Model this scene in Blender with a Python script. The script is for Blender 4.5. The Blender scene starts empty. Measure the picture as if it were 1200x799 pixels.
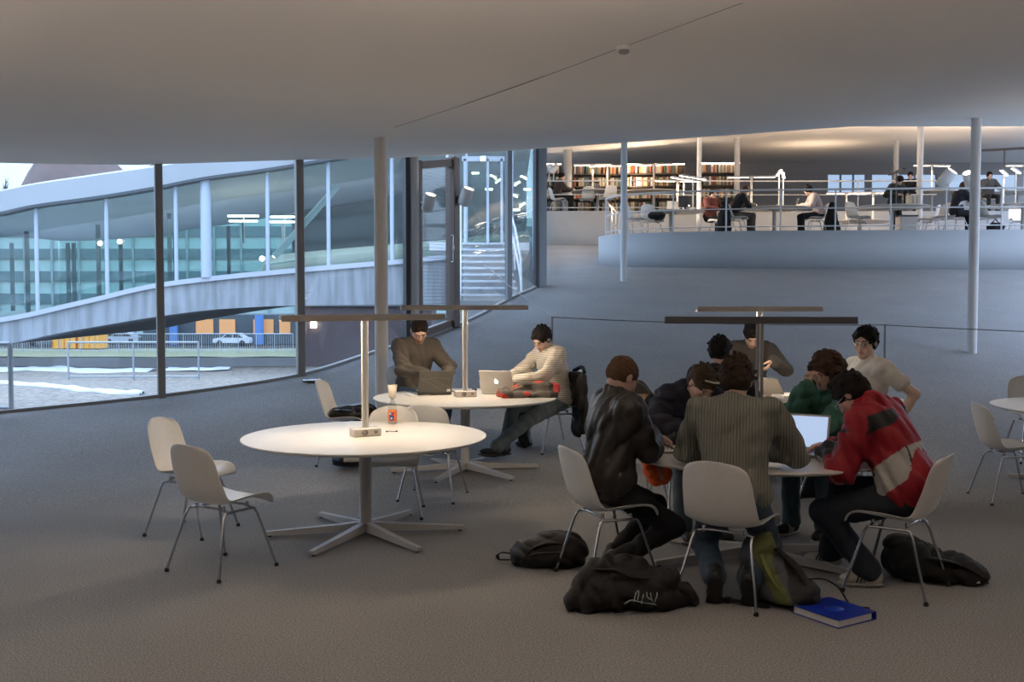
import bpy, math, random
import numpy as np
from math import sin, cos, pi, radians as rad
from mathutils import Vector, Matrix
random.seed(7)
SC = bpy.context.scene
COL = SC.collection
V3 = Vector
CAMZ, FPX, HOR = 1.70, 1200.0, 345.0
PIT = math.atan((399.5 - HOR) / FPX)

def ray(px, py):
    a, b = (px - 600) / FPX, (399.5 - py) / FPX
    return V3((a, cos(PIT) + b * sin(PIT), -sin(PIT) + b * cos(PIT)))
def at_y(px, py, y):
    d = ray(px, py); t = y / d.y
    return V3((d.x * t, y, CAMZ + d.z * t))
def at_z(px, py, z):
    d = ray(px, py); t = (z - CAMZ) / d.z
    return V3((d.x * t, d.y * t, z))

# ------------------------------------------------------------- materials
MATS = {}
def mat(name, col, rough=.6, metal=0., col2=None, scale=40., bump=0., bscale=None, emit=None, es=0., spec=.5, vcol=False, coat=0., sheen=0., alpha=None):
    if name in MATS: return MATS[name]
    m = bpy.data.materials.new(name); m.use_nodes = True
    nt = m.node_tree; N = nt.nodes; L = nt.links
    b = N['Principled BSDF']
    b.inputs['Base Color'].default_value = (*col, 1)
    b.inputs['Roughness'].default_value = rough
    b.inputs['Metallic'].default_value = metal
    b.inputs['Specular IOR Level'].default_value = spec
    b.inputs['Coat Weight'].default_value = coat
    b.inputs['Sheen Weight'].default_value = sheen
    tc = N.new('ShaderNodeTexCoord')
    nz = N.new('ShaderNodeTexNoise'); nz.inputs['Scale'].default_value = scale; nz.inputs['Detail'].default_value = 4
    L.new(tc.outputs['Object'], nz.inputs['Vector'])
    if vcol:
        at = N.new('ShaderNodeVertexColor'); at.layer_name = 'Col'
        mx = N.new('ShaderNodeMix'); mx.data_type = 'RGBA'; mx.blend_type = 'MULTIPLY'
        rp = N.new('ShaderNodeMapRange'); rp.inputs['To Min'].default_value = .82; rp.inputs['To Max'].default_value = 1.12
        L.new(nz.outputs['Fac'], rp.inputs['Value'])
        mx.inputs['Factor'].default_value = 1
        L.new(at.outputs['Color'], mx.inputs['A']); L.new(rp.outputs['Result'], mx.inputs['B'])
        L.new(mx.outputs['Result'], b.inputs['Base Color'])
    else:
        c2 = col2 or tuple(min(1, c * .88) for c in col)
        mx = N.new('ShaderNodeMix'); mx.data_type = 'RGBA'
        mx.inputs['A'].default_value = (*col, 1); mx.inputs['B'].default_value = (*c2, 1)
        L.new(nz.outputs['Fac'], mx.inputs['Factor']); L.new(mx.outputs['Result'], b.inputs['Base Color'])
    if bump:
        n2 = nz
        if bscale:
            n2 = N.new('ShaderNodeTexNoise'); n2.inputs['Scale'].default_value = bscale; n2.inputs['Detail'].default_value = 3
            L.new(tc.outputs['Object'], n2.inputs['Vector'])
        bp = N.new('ShaderNodeBump'); bp.inputs['Strength'].default_value = bump; bp.inputs['Distance'].default_value = .01
        L.new(n2.outputs['Fac'], bp.inputs['Height']); L.new(bp.outputs['Normal'], b.inputs['Normal'])
    if emit:
        b.inputs['Emission Color'].default_value = (*emit, 1); b.inputs['Emission Strength'].default_value = es
    MATS[name] = m
    return m

def stripes(name, c1, c2, axis, freq, rough=.85, bump=.5, thr=None):
    """knitted cloth: ribs or stripes across the given local axis"""
    m = mat(name, c1, rough)
    nt = m.node_tree; N = nt.nodes; L = nt.links; b = N['Principled BSDF']
    tc = N.new('ShaderNodeTexCoord'); w = N.new('ShaderNodeTexWave'); w.bands_direction = axis
    w.inputs['Scale'].default_value = freq; w.inputs['Distortion'].default_value = .6; w.inputs['Detail'].default_value = 1
    w.inputs['Detail Scale'].default_value = .4
    L.new(tc.outputs['Object'], w.inputs['Vector'])
    mx = N.new('ShaderNodeMix'); mx.data_type = 'RGBA'
    mx.inputs['A'].default_value = (*c2, 1); mx.inputs['B'].default_value = (*c1, 1)
    fac = w.outputs['Fac']
    if thr:
        mr = N.new('ShaderNodeMapRange'); mr.inputs['From Min'].default_value = thr - .12; mr.inputs['From Max'].default_value = thr + .12
        L.new(fac, mr.inputs['Value']); fac = mr.outputs['Result']
    L.new(fac, mx.inputs['Factor']); L.new(mx.outputs['Result'], b.inputs['Base Color'])
    bp = N.new('ShaderNodeBump'); bp.inputs['Strength'].default_value = bump; bp.inputs['Distance'].default_value = .01
    L.new(w.outputs['Fac'], bp.inputs['Height']); L.new(bp.outputs['Normal'], b.inputs['Normal'])
    return m

def glass(name, tint, refl=1.0, ior=1.45):
    if name in MATS: return MATS[name]
    m = bpy.data.materials.new(name); m.use_nodes = True
    nt = m.node_tree; N = nt.nodes; L = nt.links; N.clear()
    o = N.new('ShaderNodeOutputMaterial'); t = N.new('ShaderNodeBsdfTransparent'); g = N.new('ShaderNodeBsdfGlossy')
    t.inputs['Color'].default_value = (*tint, 1); g.inputs['Roughness'].default_value = .01; g.inputs['Color'].default_value = (refl, refl, refl, 1)
    lw = N.new('ShaderNodeLayerWeight'); lw.inputs['Blend'].default_value = .5
    pw = N.new('ShaderNodeMath'); pw.operation = 'POWER'; pw.inputs[1].default_value = 4.
    L.new(lw.outputs['Facing'], pw.inputs[0])
    f = N.new('ShaderNodeMapRange'); f.inputs['To Min'].default_value = ((ior - 1) / (ior + 1))**2; f.inputs['To Max'].default_value = .75
    L.new(pw.outputs[0], f.inputs['Value'])
    mx = N.new('ShaderNodeMixShader')
    L.new(f.outputs['Result'], mx.inputs[0]); L.new(t.outputs[0], mx.inputs[1]); L.new(g.outputs[0], mx.inputs[2]); L.new(mx.outputs[0], o.inputs['Surface'])
    MATS[name] = m
    return m

WHITE_P = mat('white_plastic', (.78, .77, .75), .38, spec=.45)
GREY_P = mat('grey_plastic', (.42, .43, .44), .4)
TOPW = mat('table_laminate', (.80, .76, .70), .35, scale=8)
PAINT = mat('grey_white_paint', (.50, .49, .48), .5)
WPAINT = mat('white_paint', (.72, .72, .72), .45)
ALU = mat('lamp_aluminium', (.50, .46, .42), .45, .3)
DARKBAR = mat('dark_grey_metal', (.10, .10, .11), .5)
CHROME = mat('chrome', (.62, .62, .64), .18, 1.)
BLACK = mat('black_rubber', (.012, .012, .013), .6)
DPLAST = mat('dark_plastic', (.03, .03, .035), .35)
PAPER = mat('paper', (.80, .79, .76), .8)
BRONZE = mat('bronze_frame', (.17, .13, .11), .4, .4)
STEEL = mat('steel_grey', (.28, .30, .32), .4, .5)
MULL = mat('mullion_grey', (.30, .285, .275), .45, .3)
CEIL = mat('ceiling_plaster', (.76, .72, .68), .85, scale=.6, col2=(.73, .69, .65))
PLASTER = mat('white_plaster', (.52, .54, .56), .8, scale=2)
ROOFW = mat('white_roof', (.56, .59, .63), .6, scale=1)
def emission(name, c, s):
    return mat(name, c, .5, emit=c, es=s)
LED = emission('led_strip', (1., .86, .68), 14.)
LEDB = emission('led_strip_far', (1., .88, .72), 10.)

# ------------------------------------------------------------- mesh builder
def newmesh(name, verts, faces, smooth=False):
    me = bpy.data.meshes.new(name)
    v = np.asarray(verts, dtype=np.float32)
    me.vertices.add(len(v)); me.vertices.foreach_set('co', v.ravel())
    if isinstance(faces, np.ndarray):
        n, k = faces.shape; li = faces.ravel(); ls = np.arange(0, n * k, k)
    else:
        n = len(faces); li = np.array([i for f in faces for i in f], dtype=np.int32)
        ls = np.cumsum([0] + [len(f) for f in faces[:-1]])
    me.loops.add(len(li)); me.loops.foreach_set('vertex_index', li.astype(np.int32))
    me.polygons.add(n); me.polygons.foreach_set('loop_start', np.asarray(ls, dtype=np.int32))
    if smooth is True: me.polygons.foreach_set('use_smooth', np.ones(n, dtype=bool))
    elif smooth is not False: me.polygons.foreach_set('use_smooth', np.asarray(smooth, dtype=bool))
    me.update(calc_edges=True); me.validate()
    return me

class MB:
    def __init__(s): s.v = []; s.f = []; s.s = []
    def add(s, vs, fs, smooth=False):
        o = len(s.v); s.v += [tuple(p) for p in vs]; s.f += [[i + o for i in f] for f in fs]; s.s += [smooth] * len(fs)
        return s
    def box(s, c, d, rz=0., M=None, bev=0.):
        c = V3(c); x, y, z = d[0] / 2, d[1] / 2, d[2] / 2
        R = M if M is not None else Matrix.Rotation(rz, 3, 'Z')
        if bev:
            b = min(bev, x * .9, y * .9, z * .9); vs = []
            for sx in (-1, 1):
                for sy in (-1, 1):
                    for sz in (-1, 1):
                        vs += [(sx * (x - b), sy * (y - b), sz * z), (sx * (x - b), sy * y, sz * (z - b)), (sx * x, sy * (y - b), sz * (z - b))]
            import bmesh
            bm = bmesh.new(); [bm.verts.new(c + R @ V3(p)) for p in vs]
            r = bmesh.ops.convex_hull(bm, input=bm.verts); bm.verts.index_update()
            s.add([v.co[:] for v in bm.verts], [[v.index for v in f.verts] for f in bm.faces]); bm.free(); return s
        vs = [c + R @ V3((a, b_, e)) for a in (-x, x) for b_ in (-y, y) for e in (-z, z)]
        return s.add(vs, [(0, 1, 3, 2), (4, 6, 7, 5), (0, 4, 5, 1), (2, 3, 7, 6), (0, 2, 6, 4), (1, 5, 7, 3)])
    def tube(s, pts, r, n=8, cap=True):
        pts = [V3(p) for p in pts]; rs = r if isinstance(r, (list, tuple)) else [r] * len(pts)
        vs = []; fs = []; nrm = None
        for i, p in enumerate(pts):
            t = (pts[min(i + 1, len(pts) - 1)] - pts[max(i - 1, 0)]).normalized()
            if nrm is None:
                nrm = t.orthogonal().normalized()
            else:
                nrm = (nrm - t * nrm.dot(t)).normalized()
            b = t.cross(nrm)
            for k in range(n):
                a = 2 * pi * k / n; vs.append(p + (nrm * cos(a) + b * sin(a)) * rs[i])
        for i in range(len(pts) - 1):
            for k in range(n):
                a, b_ = i * n + k, i * n + (k + 1) % n
                fs.append((a, b_, b_ + n, a + n))
        s.add(vs, fs, True)
        if cap:
            o = len(vs) - n
            s.add(vs[:n], [tuple(range(n))[::-1]]); s.add(vs[o:], [tuple(range(n))])
        return s
    def lathe(s, c, prof, n=32, M=None, smooth=True):
        c = V3(c); vs = []; fs = []
        for r, z in prof:
            for k in range(n):
                a = 2 * pi * k / n; p = V3((r * cos(a), r * sin(a), z)); vs.append(c + (M @ p if M is not None else p))
        for i in range(len(prof) - 1):
            for k in range(n):
                a, b = i * n + k, i * n + (k + 1) % n
                fs.append((a, b, b + n, a + n))
        s.add(vs, fs, smooth)
        if prof[0][0] > 1e-5: s.add(vs[:n], [tuple(range(n))[::-1]])
        if prof[-1][0] > 1e-5: s.add(vs[-n:], [tuple(range(n))])
        return s
    def grid(s, rows, smooth=True):
        n = len(rows[0]); vs = [p for r in rows for p in r]
        return s.add(vs, [(i * n + j, i * n + j + 1, (i + 1) * n + j + 1, (i + 1) * n + j) for i in range(len(rows) - 1) for j in range(n - 1)], smooth)
    def poly(s, pts2, z0, z1):
        n = len(pts2)
        s.add([(p[0], p[1], z0) for p in pts2] + [(p[0], p[1], z1) for p in pts2],
              [tuple(range(n))[::-1], tuple(range(n, 2 * n))] + [(i, (i + 1) % n, n + (i + 1) % n, n + i) for i in range(n)])
        return s
    def build(s, name, m, parent=None, solid=None, off=0.):
        me = newmesh(name, s.v, s.f, s.s); me.materials.append(m)
        o = bpy.data.objects.new(name, me); COL.objects.link(o)
        if parent: o.parent = parent
        if solid:
            md = o.modifiers.new('solid', 'SOLIDIFY'); md.thickness = solid; md.offset = off
        return o

def tag(o, label=None, cat=None, group=None, kind=None):
    if label: o['label'] = label
    if cat: o['category'] = cat
    if group: o['group'] = group
    if kind: o['kind'] = kind
    return o
def thing(name, label, cat, loc=(0, 0, 0), rz=0., group=None):
    o = bpy.data.objects.new(name, None); COL.objects.link(o); o.location = loc; o.rotation_euler = (0, 0, rz)
    o.empty_display_size = .1
    return tag(o, label, cat, group)
def struct(o, label=None): return tag(o, label, None, None, 'structure')
def dup(root, loc, rz, label, group=None, scale=None):
    def cp(o, par):
        c = o.copy(); COL.objects.link(c)
        if par: c.parent = par
        for ch in list(o.children): cp(ch, c)
        return c
    r = cp(root, None); r.location = loc; r.rotation_euler = (0, 0, rz)
    if scale: r.scale = (scale,) * 3
    r['label'] = label
    if group: r['group'] = group
    return r

def interp(xs, ys):
    xs = np.array(xs, float); ys = np.array(ys, float)
    d = np.diff(ys) / np.diff(xs); m = np.zeros(len(xs)); m[0], m[-1] = d[0], d[-1]
    for i in range(1, len(xs) - 1): m[i] = 0 if d[i - 1] * d[i] <= 0 else 2 * d[i - 1] * d[i] / (d[i - 1] + d[i])
    def f(x):
        x = min(max(x, xs[0]), xs[-1]); i = min(int(np.searchsorted(xs, x, side='right')) - 1, len(xs) - 2)
        h = xs[i + 1] - xs[i]; t = (x - xs[i]) / h
        return float((2 * t**3 - 3 * t**2 + 1) * ys[i] + (t**3 - 2 * t**2 + t) * h * m[i] + (-2 * t**3 + 3 * t**2) * ys[i + 1] + (t**3 - t**2) * h * m[i + 1])
    return f
FZ = interp([-12, 8.4, 9.6, 10.9, 12, 14.1, 20.6, 22.6, 24.5, 31, 34], [0, 0, .04, .27, .50, .90, 1.97, 2.27, 2.38, 3.2, 3.3])
GX = interp([9.2, 10.4, 11.4, 12.0, 12.9, 14.1, 15.3, 16.7, 18.5, 20, 24, 31, 42], [-14, -9, -5.7, -4.1, -2.67, -1.88, -1.135, -.56, 0, .5, .72, .95, 1.2])
CB = interp([-12, 8, 10.9, 12, 14.4, 17, 20, 21, 24, 28, 33, 42], [3.38, 3.38, 3.45, 3.5, 3.72, 4.08, 4.53, 4.70, 5.32, 5.95, 6.2, 6.6])
def CZ(x, y): return CB(y) + .07 * (max(-4.5, min(x, 6)))
# ------------------------------------------------------------- blended bodies (distance field meshed into one surface)
def _n(v): v = np.asarray(v, float); return v / (np.linalg.norm(v) + 1e-9)
def A(*v): return np.array(v, float)

def ell(c, r, R=None):
    c = np.asarray(c, float); r = np.asarray(r, float)
    def fn(X, Y, Z):
        x, y, z = X - c[0], Y - c[1], Z - c[2]
        if R is not None:
            x, y, z = (R[0, 0] * x + R[1, 0] * y + R[2, 0] * z), (R[0, 1] * x + R[1, 1] * y + R[2, 1] * z), (R[0, 2] * x + R[1, 2] * y + R[2, 2] * z)
        k0 = np.sqrt((x / r[0])**2 + (y / r[1])**2 + (z / r[2])**2) + 1e-6
        k1 = np.sqrt((x / r[0]**2)**2 + (y / r[1]**2)**2 + (z / r[2]**2)**2) + 1e-6
        return k0 * (k0 - 1) / k1
    e = r if R is None else np.sqrt((R**2) @ (r**2))
    return fn, c - e, c + e
def rc(a, b, ra, rb):
    a, b = np.asarray(a, float), np.asarray(b, float); ba = b - a; L2 = ba @ ba + 1e-9
    def fn(X, Y, Z):
        x, y, z = X - a[0], Y - a[1], Z - a[2]
        t = np.clip((x * ba[0] + y * ba[1] + z * ba[2]) / L2, 0, 1)
        return np.sqrt((x - t * ba[0])**2 + (y - t * ba[1])**2 + (z - t * ba[2])**2) - (ra + (rb - ra) * t)
    r = max(ra, rb)
    return fn, np.minimum(a, b) - r, np.maximum(a, b) + r
def rbox(c, d, r, R=None):
    c = np.asarray(c, float); h = np.asarray(d, float) / 2 - r
    def fn(X, Y, Z):
        x, y, z = X - c[0], Y - c[1], Z - c[2]
        if R is not None:
            x, y, z = (R[0, 0] * x + R[1, 0] * y + R[2, 0] * z), (R[0, 1] * x + R[1, 1] * y + R[2, 1] * z), (R[0, 2] * x + R[1, 2] * y + R[2, 2] * z)
        qx, qy, qz = np.abs(x) - h[0], np.abs(y) - h[1], np.abs(z) - h[2]
        return np.sqrt(np.maximum(qx, 0)**2 + np.maximum(qy, 0)**2 + np.maximum(qz, 0)**2) + np.minimum(np.maximum(qx, np.maximum(qy, qz)), 0) - r
    e = np.asarray(d, float) / 2
    e = e if R is None else np.abs(R) @ e
    return fn, c - e, c + e

def field_mesh(ops, h, warp=None):
    """ops: list of (op, prim, k); op '+', '-' ; returns verts, quads"""
    plus = [o for o in ops if o[0] == '+']
    lo = np.min([o[1][1] for o in plus], axis=0) - 4 * h - .012; hi = np.max([o[1][2] for o in plus], axis=0) + 4 * h + .012
    n = np.ceil((hi - lo) / h).astype(int) + 1
    D = np.full(n, 1.0, dtype=np.float32)
    ax = [(lo[i] + h * np.arange(n[i])).astype(np.float32) for i in range(3)]
    for op, (fn, a, b), k in ops:
        m = k + 2.5 * h
        i0 = np.clip(np.floor((a - m - lo) / h).astype(int), 0, n - 1); i1 = np.clip(np.ceil((b + m - lo) / h).astype(int) + 1, 1, n)
        if np.any(i1 <= i0): continue
        sl = tuple(slice(i0[i], i1[i]) for i in range(3))
        X = ax[0][sl[0]][:, None, None]; Y = ax[1][sl[1]][None, :, None]; Z = ax[2][sl[2]][None, None, :]
        d = fn(X, Y, Z).astype(np.float32); E = D[sl]
        if op == '+':
            t = np.maximum(k - np.abs(E - d), 0) / max(k, 1e-5); D[sl] = np.minimum(E, d) - t * t * k * .25
        else:
            d = -d; t = np.maximum(k - np.abs(E - d), 0) / max(k, 1e-5); D[sl] = np.maximum(E, d) + t * t * k * .25
    if warp:
        msk = np.abs(D) < .05
        I = np.nonzero(msk)
        D[I] += warp(ax[0][I[0]], ax[1][I[1]], ax[2][I[2]]).astype(np.float32)
    S = D < 0
    c = np.zeros(n - 1, dtype=np.uint8)
    for i in (0, 1):
        for j in (0, 1):
            for k in (0, 1): c += S[i:n[0] - 1 + i, j:n[1] - 1 + j, k:n[2] - 1 + k]
    act = (c > 0) & (c < 8); I = np.array(np.nonzero(act)).T
    idx = np.full(n - 1, -1, dtype=np.int32); idx[act] = np.arange(len(I))
    offs = np.array([(i, j, k) for i in (0, 1) for j in (0, 1) for k in (0, 1)])
    vals = np.stack([D[I[:, 0] + o[0], I[:, 1] + o[1], I[:, 2] + o[2]] for o in offs], 1)
    P = np.zeros((len(I), 3)); W = np.zeros(len(I))
    for a in range(8):
        for b in range(a + 1, 8):
            if np.sum(np.abs(offs[a] - offs[b])) != 1: continue
            va, vb = vals[:, a], vals[:, b]; mk = (va < 0) != (vb < 0)
            t = va[mk] / (va[mk] - vb[mk]); P[mk] += offs[a] + (offs[b] - offs[a]) * t[:, None]; W[mk] += 1
    P = lo + h * (I + P / W[:, None])
    Q = []
    for axn in range(3):
        u, v = (axn + 1) % 3, (axn + 2) % 3
        sa = [slice(1, -1)] * 3; sa[axn] = slice(0, -1); sb = [slice(1, -1)] * 3; sb[axn] = slice(1, None)
        a, b = S[tuple(sa)], S[tuple(sb)]; E = np.array(np.nonzero(a != b)).T
        if not len(E): continue
        fl = a[tuple(E.T)]; base = E.copy(); base[:, u] += 1; base[:, v] += 1
        du = np.zeros(3, int); du[u] = 1; dv = np.zeros(3, int); dv[v] = 1
        q = np.stack([idx[tuple((base - du - dv).T)], idx[tuple((base - dv).T)], idx[tuple(base.T)], idx[tuple((base - du).T)]], 1)
        q[~fl] = q[~fl][:, ::-1]; Q.append(q)
    Q = np.concatenate(Q); Q = Q[(Q >= 0).all(1)]
    return P, Q

def folds(seed, amp=.004, freq=55., n=6, stretch=(1, 1, 1)):
    r = np.random.RandomState(seed); K = []
    for i in range(n):
        d = r.normal(size=3) * stretch; d /= np.linalg.norm(d); K.append((d * freq * r.uniform(.45, 1.5), r.uniform(0, 6.28), r.uniform(.5, 1)))
    wv = r.normal(size=(3, 3)) * 9
    def f(X, Y, Z):
        w = [1.1 * np.sin(wv[i, 0] * X + wv[i, 1] * Y + wv[i, 2] * Z + i) for i in range(3)]
        s = 0
        for d, p, a in K: s = s + a * (1 - 2 * np.abs(np.sin((d[0] * X + d[1] * Y + d[2] * Z) * .5 + p + w[0] + .6 * w[1])))
        return s * amp / math.sqrt(n) * 1.15
    return f

def blob(name, ops, h, m, parent=None, warp=None, colfn=None):
    P, Q = field_mesh(ops, h, warp)
    me = newmesh(name, P, Q, True); me.materials.append(m)
    if colfn is not None:
        c = np.ones((len(P), 4), dtype=np.float32); c[:, :3] = colfn(P)
        at = me.color_attributes.new('Col', 'FLOAT_COLOR', 'POINT'); at.data.foreach_set('color', c.ravel())
    o = bpy.data.objects.new(name, me); COL.objects.link(o)
    if parent: o.parent = parent
    return o

def ik(a, b, l1, l2, hint):
    a, b = np.asarray(a, float), np.asarray(b, float); d = b - a; L = np.linalg.norm(d)
    if L > (l1 + l2) * .995: b = a + d / L * (l1 + l2) * .995; d = b - a; L = np.linalg.norm(d)
    u = d / L; x = (l1 * l1 - l2 * l2 + L * L) / (2 * L); hgt = math.sqrt(max(l1 * l1 - x * x, 0))
    hn = np.asarray(hint, float); hn = _n(hn - u * (hn @ u))
    return a + u * x + hn * hgt, b

def rotm(yaw=0, pitch=0, roll=0):
    """local frame: x right, y forward, z up. pitch>0 looks down, yaw>0 turns to own left, roll>0 tips to own right"""
    return np.array((Matrix.Rotation(rad(yaw), 3, 'Z') @ Matrix.Rotation(rad(-pitch), 3, 'X') @ Matrix.Rotation(rad(roll), 3, 'Y')))

def hand_ops(w, d, n, right, curl=(20, 35, 25), pinch=False, sc=1.):
    d = _n(d); n = np.asarray(n, float); n = _n(n - d * (n @ d)); s = np.cross(d, n) * (1 if right else -1)
    O = []; w = np.asarray(w, float)
    offs = (.027, .009, -.010, -.027); ln = (.085, .088, .084, .076); fl = (.95, 1.05, .98, .78)
    for i in range(4):
        kn = w + s * offs[i] * sc + d * ln[i] * sc
        O.append(('+', rc(w + s * offs[i] * .55 * sc + d * .005, kn, .0155 * sc, .0115 * sc), .012))
    for i in range(4):
        kn = w + s * offs[i] * 1.05 * sc + d * ln[i] * sc; a = 0; p = kn
        cv = list(curl)
        if pinch and i == 0: cv = (35, 30, 10)
        for j, L in enumerate((.043, .027, .021)):
            a += rad(cv[j] + i * 3); dr = d * cos(a) + n * sin(a) + s * (.05 * (1.5 - i))
            q = p + _n(dr) * L * fl[i] * sc
            O.append(('+', rc(p, q, (.0098 - .0011 * j) * sc, (.0090 - .0012 * j) * sc), .003)); p = q
    t0 = w + s * .022 * sc + d * .02 * sc; t1 = t0 + _n(s * .75 + d * .6 + n * .35) * .045 * sc; t2 = t1 + _n(d * .9 + n * .5 + s * .1) * .034 * sc; t3 = t2 + _n(d * .8 + n * .6 - s * .25) * .024 * sc
    O += [('+', rc(t0, t1, .016 * sc, .0125 * sc), .012), ('+', rc(t1, t2, .0115 * sc, .0105 * sc), .003), ('+', rc(t2, t3, .0105 * sc, .008 * sc), .002)]
    return O

SKIN = mat('skin', (.62, .42, .33), .5, vcol=True, scale=60)
def hairmat(name, c): return mat('hair_' + name, c, .75, scale=90, col2=tuple(x * .45 for x in c), bump=.9, bscale=120, spec=.25)

def person(label, loc, rz, pose, top, trousers, shoes, hair, skin=(.60, .39, .30), far=False, sc=1., glasses=None, collar=None, extra=None, group=None):
    root = thing('person', label, 'person', loc, rz, group); root.scale = (sc,) * 3
    g = pose.get
    th = g('lean', 10); sl = rad(g('side', 0))
    def u(deg): a = rad(deg); return A(sin(sl) * cos(a), sin(a), cos(a) * cos(sl))
    P = A(*g('pelvis', (0, -.07, .545)))
    if g('stand'): P = A(*g('pelvis', (0, 0, .93)))
    W = P + .16 * u(th * .5); C = W + .18 * u(th); N = C + .165 * u(th * 1.15)
    tw = rad(g('twist', 0)); xr = A(cos(tw), sin(tw), 0)
    HC = N + _n(u(g('neck', th + 12))) * .085 + A(*g('hoff', (0, 0, 0)))
    HR = rotm(g('yaw', 0), g('pitch', 15), g('roll', 0)); HC = HC + HR @ A(0, .015, .045)
    def H(*p): return HC + HR @ A(*p)
    shw = g('shw', .175)
    SH = {1: C + .115 * u(th) + xr * shw + A(0, g('rs', 0), -.005), -1: C + .115 * u(th) - xr * shw + A(0, g('ls', 0), -.005)}
    AR = {}
    for s, k in ((1, 'r'), (-1, 'l')):
        el = g(k + 'e'); wr = A(*g(k + 'h', (s * .15, .38, .745)))
        if el is not None:
            el = A(*el); el = SH[s] + _n(el - SH[s]) * .29; wr = el + _n(wr - el) * .255
        else:
            el, wr = ik(SH[s], wr, .29, .255, g(k + 'hint', (s * .8, -.3, -.6)))
        fd = g(k + 'd'); fd = _n(wr - el) if fd is None else _n(A(*fd)); fn_ = A(*g(k + 'n', (0, .1, -1)))
        AR[s] = (el, wr, fd, fn_, g(k + 'c', (20, 35, 25)))
    LG = {}
    for s, k in ((1, 'rf'), (-1, 'lf')):
        hp = P + A(s * .09, .01, -.02); an = A(*g(k, (s * .13, .36, .085)))
        kn, an = ik(hp, an, .43, .41, g(k + 'hint', (s * .12, 1, .9)))
        LG[s] = (hp, kn, an, _n(A(*g(k + 'd', (s * .12, 1, 0)))), g(k + 'tilt', 0))
    BX = np.stack([xr, _n(np.cross(u(th), xr)), u(th)], 1); BX[:, 1] = _n(BX[:, 1])
    BX = np.stack([xr, np.cross(u(th), xr), u(th)], 1)
    def torso(i, w=1., arms=True, low=True):
        O = [('+', ell(W, (.135 * w + i, .098 + i, .15 + i), BX), .05), ('+', ell(C, (.155 * w + i, .112 + i, .16 + i), BX), .06),
             ('+', rc(SH[1] - xr * .03, SH[-1] + xr * .03, .058 + i, .058 + i), .05), ('+', rc(C + u(th) * .08, N - u(th) * .01, .085 + i, .058 + i * .6), .05)]
        if low: O.append(('+', ell(P + u(th * .3) * .045, (.155 * w + i, .118 + i, .10 + i)), .05))
        if arms:
            for s in (1, -1):
                el, wr = AR[s][0], AR[s][1]
                O += [('+', rc(SH[s], el, .052 + i, .043 + i), .035), ('+', rc(el, wr, .043 + i, .029 + i * .9), .02)]
        return O
    # body: one continuous surface
    vox = .018 if far else .0052
    O = torso(-.012, arms=False)
    for s in (1, -1):
        hp, kn, an, fd, tl = LG[s]
        O += [('+', rc(hp, kn, .065, .045), .03), ('+', rc(kn, an, .042, .030), .02)]
        el, wr = AR[s][0], AR[s][1]
        O += [('+', rc(SH[s], el, .044, .037), .03), ('+', rc(el, el + (wr - el) * .5, .036, .034), .02), ('+', rc(el + (wr - el) * .4, wr, .035, .0235), .02)]
        if far: O.append(('+', rc(wr, wr + AR[s][2] * .12, .035, .028), .02))
        else: O += hand_ops(wr + AR[s][2] * .005, AR[s][2], AR[s][3], s == 1, AR[s][4], pinch=g('pinch', 0) == s)
    O += [('+', rc(N - u(th) * .03, H(0, -.025, -.045), .056, .054), .03), ('+', ell(H(0, -.012, .035), (.076, .096, .088), HR), .03),
          ('+', ell(H(0, .028, -.035), (.057, .063, .080), HR), .03), ('+', ell(H(0, .058, -.090), (.030, .026, .022), HR), .025)]
    if not far:
        O += [('+', ell(H(0, .078, .026), (.052, .018, .013), HR), .015), ('-', ell(H(.031, .102, .004), (.017, .020, .012), HR), .012), ('-', ell(H(-.031, .102, .004), (.017, .020, .012), HR), .012),
              ('+', ell(H(.031, .074, .004), (.013, .013, .012), HR), .004), ('+', ell(H(-.031, .074, .004), (.013, .013, .012), HR), .004),
              ('+', rc(H(0, .088, .014), H(0, .108, -.024), .0085, .0115), .010), ('+', ell(H(.010, .098, -.027), (.008, .010, .007), HR), .005), ('+', ell(H(-.010, .098, -.027), (.008, .010, .007), HR), .005),
              ('+', ell(H(0, .085, -.051), (.024, .013, .0065), HR), .005), ('+', ell(H(0, .083, -.063), (.021, .013, .0075), HR), .005),
              ('+', ell(H(.044, .058, -.020), (.018, .02, .018), HR), .02), ('+', ell(H(-.044, .058, -.020), (.018, .02, .018), HR), .02)]
        for s in (1, -1): O += [('+', ell(H(s * .078, -.008, .000), (.010, .019, .031), HR), .008), ('-', ell(H(s * .090, -.002, .004), (.008, .009, .014), HR), .006)]
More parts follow.
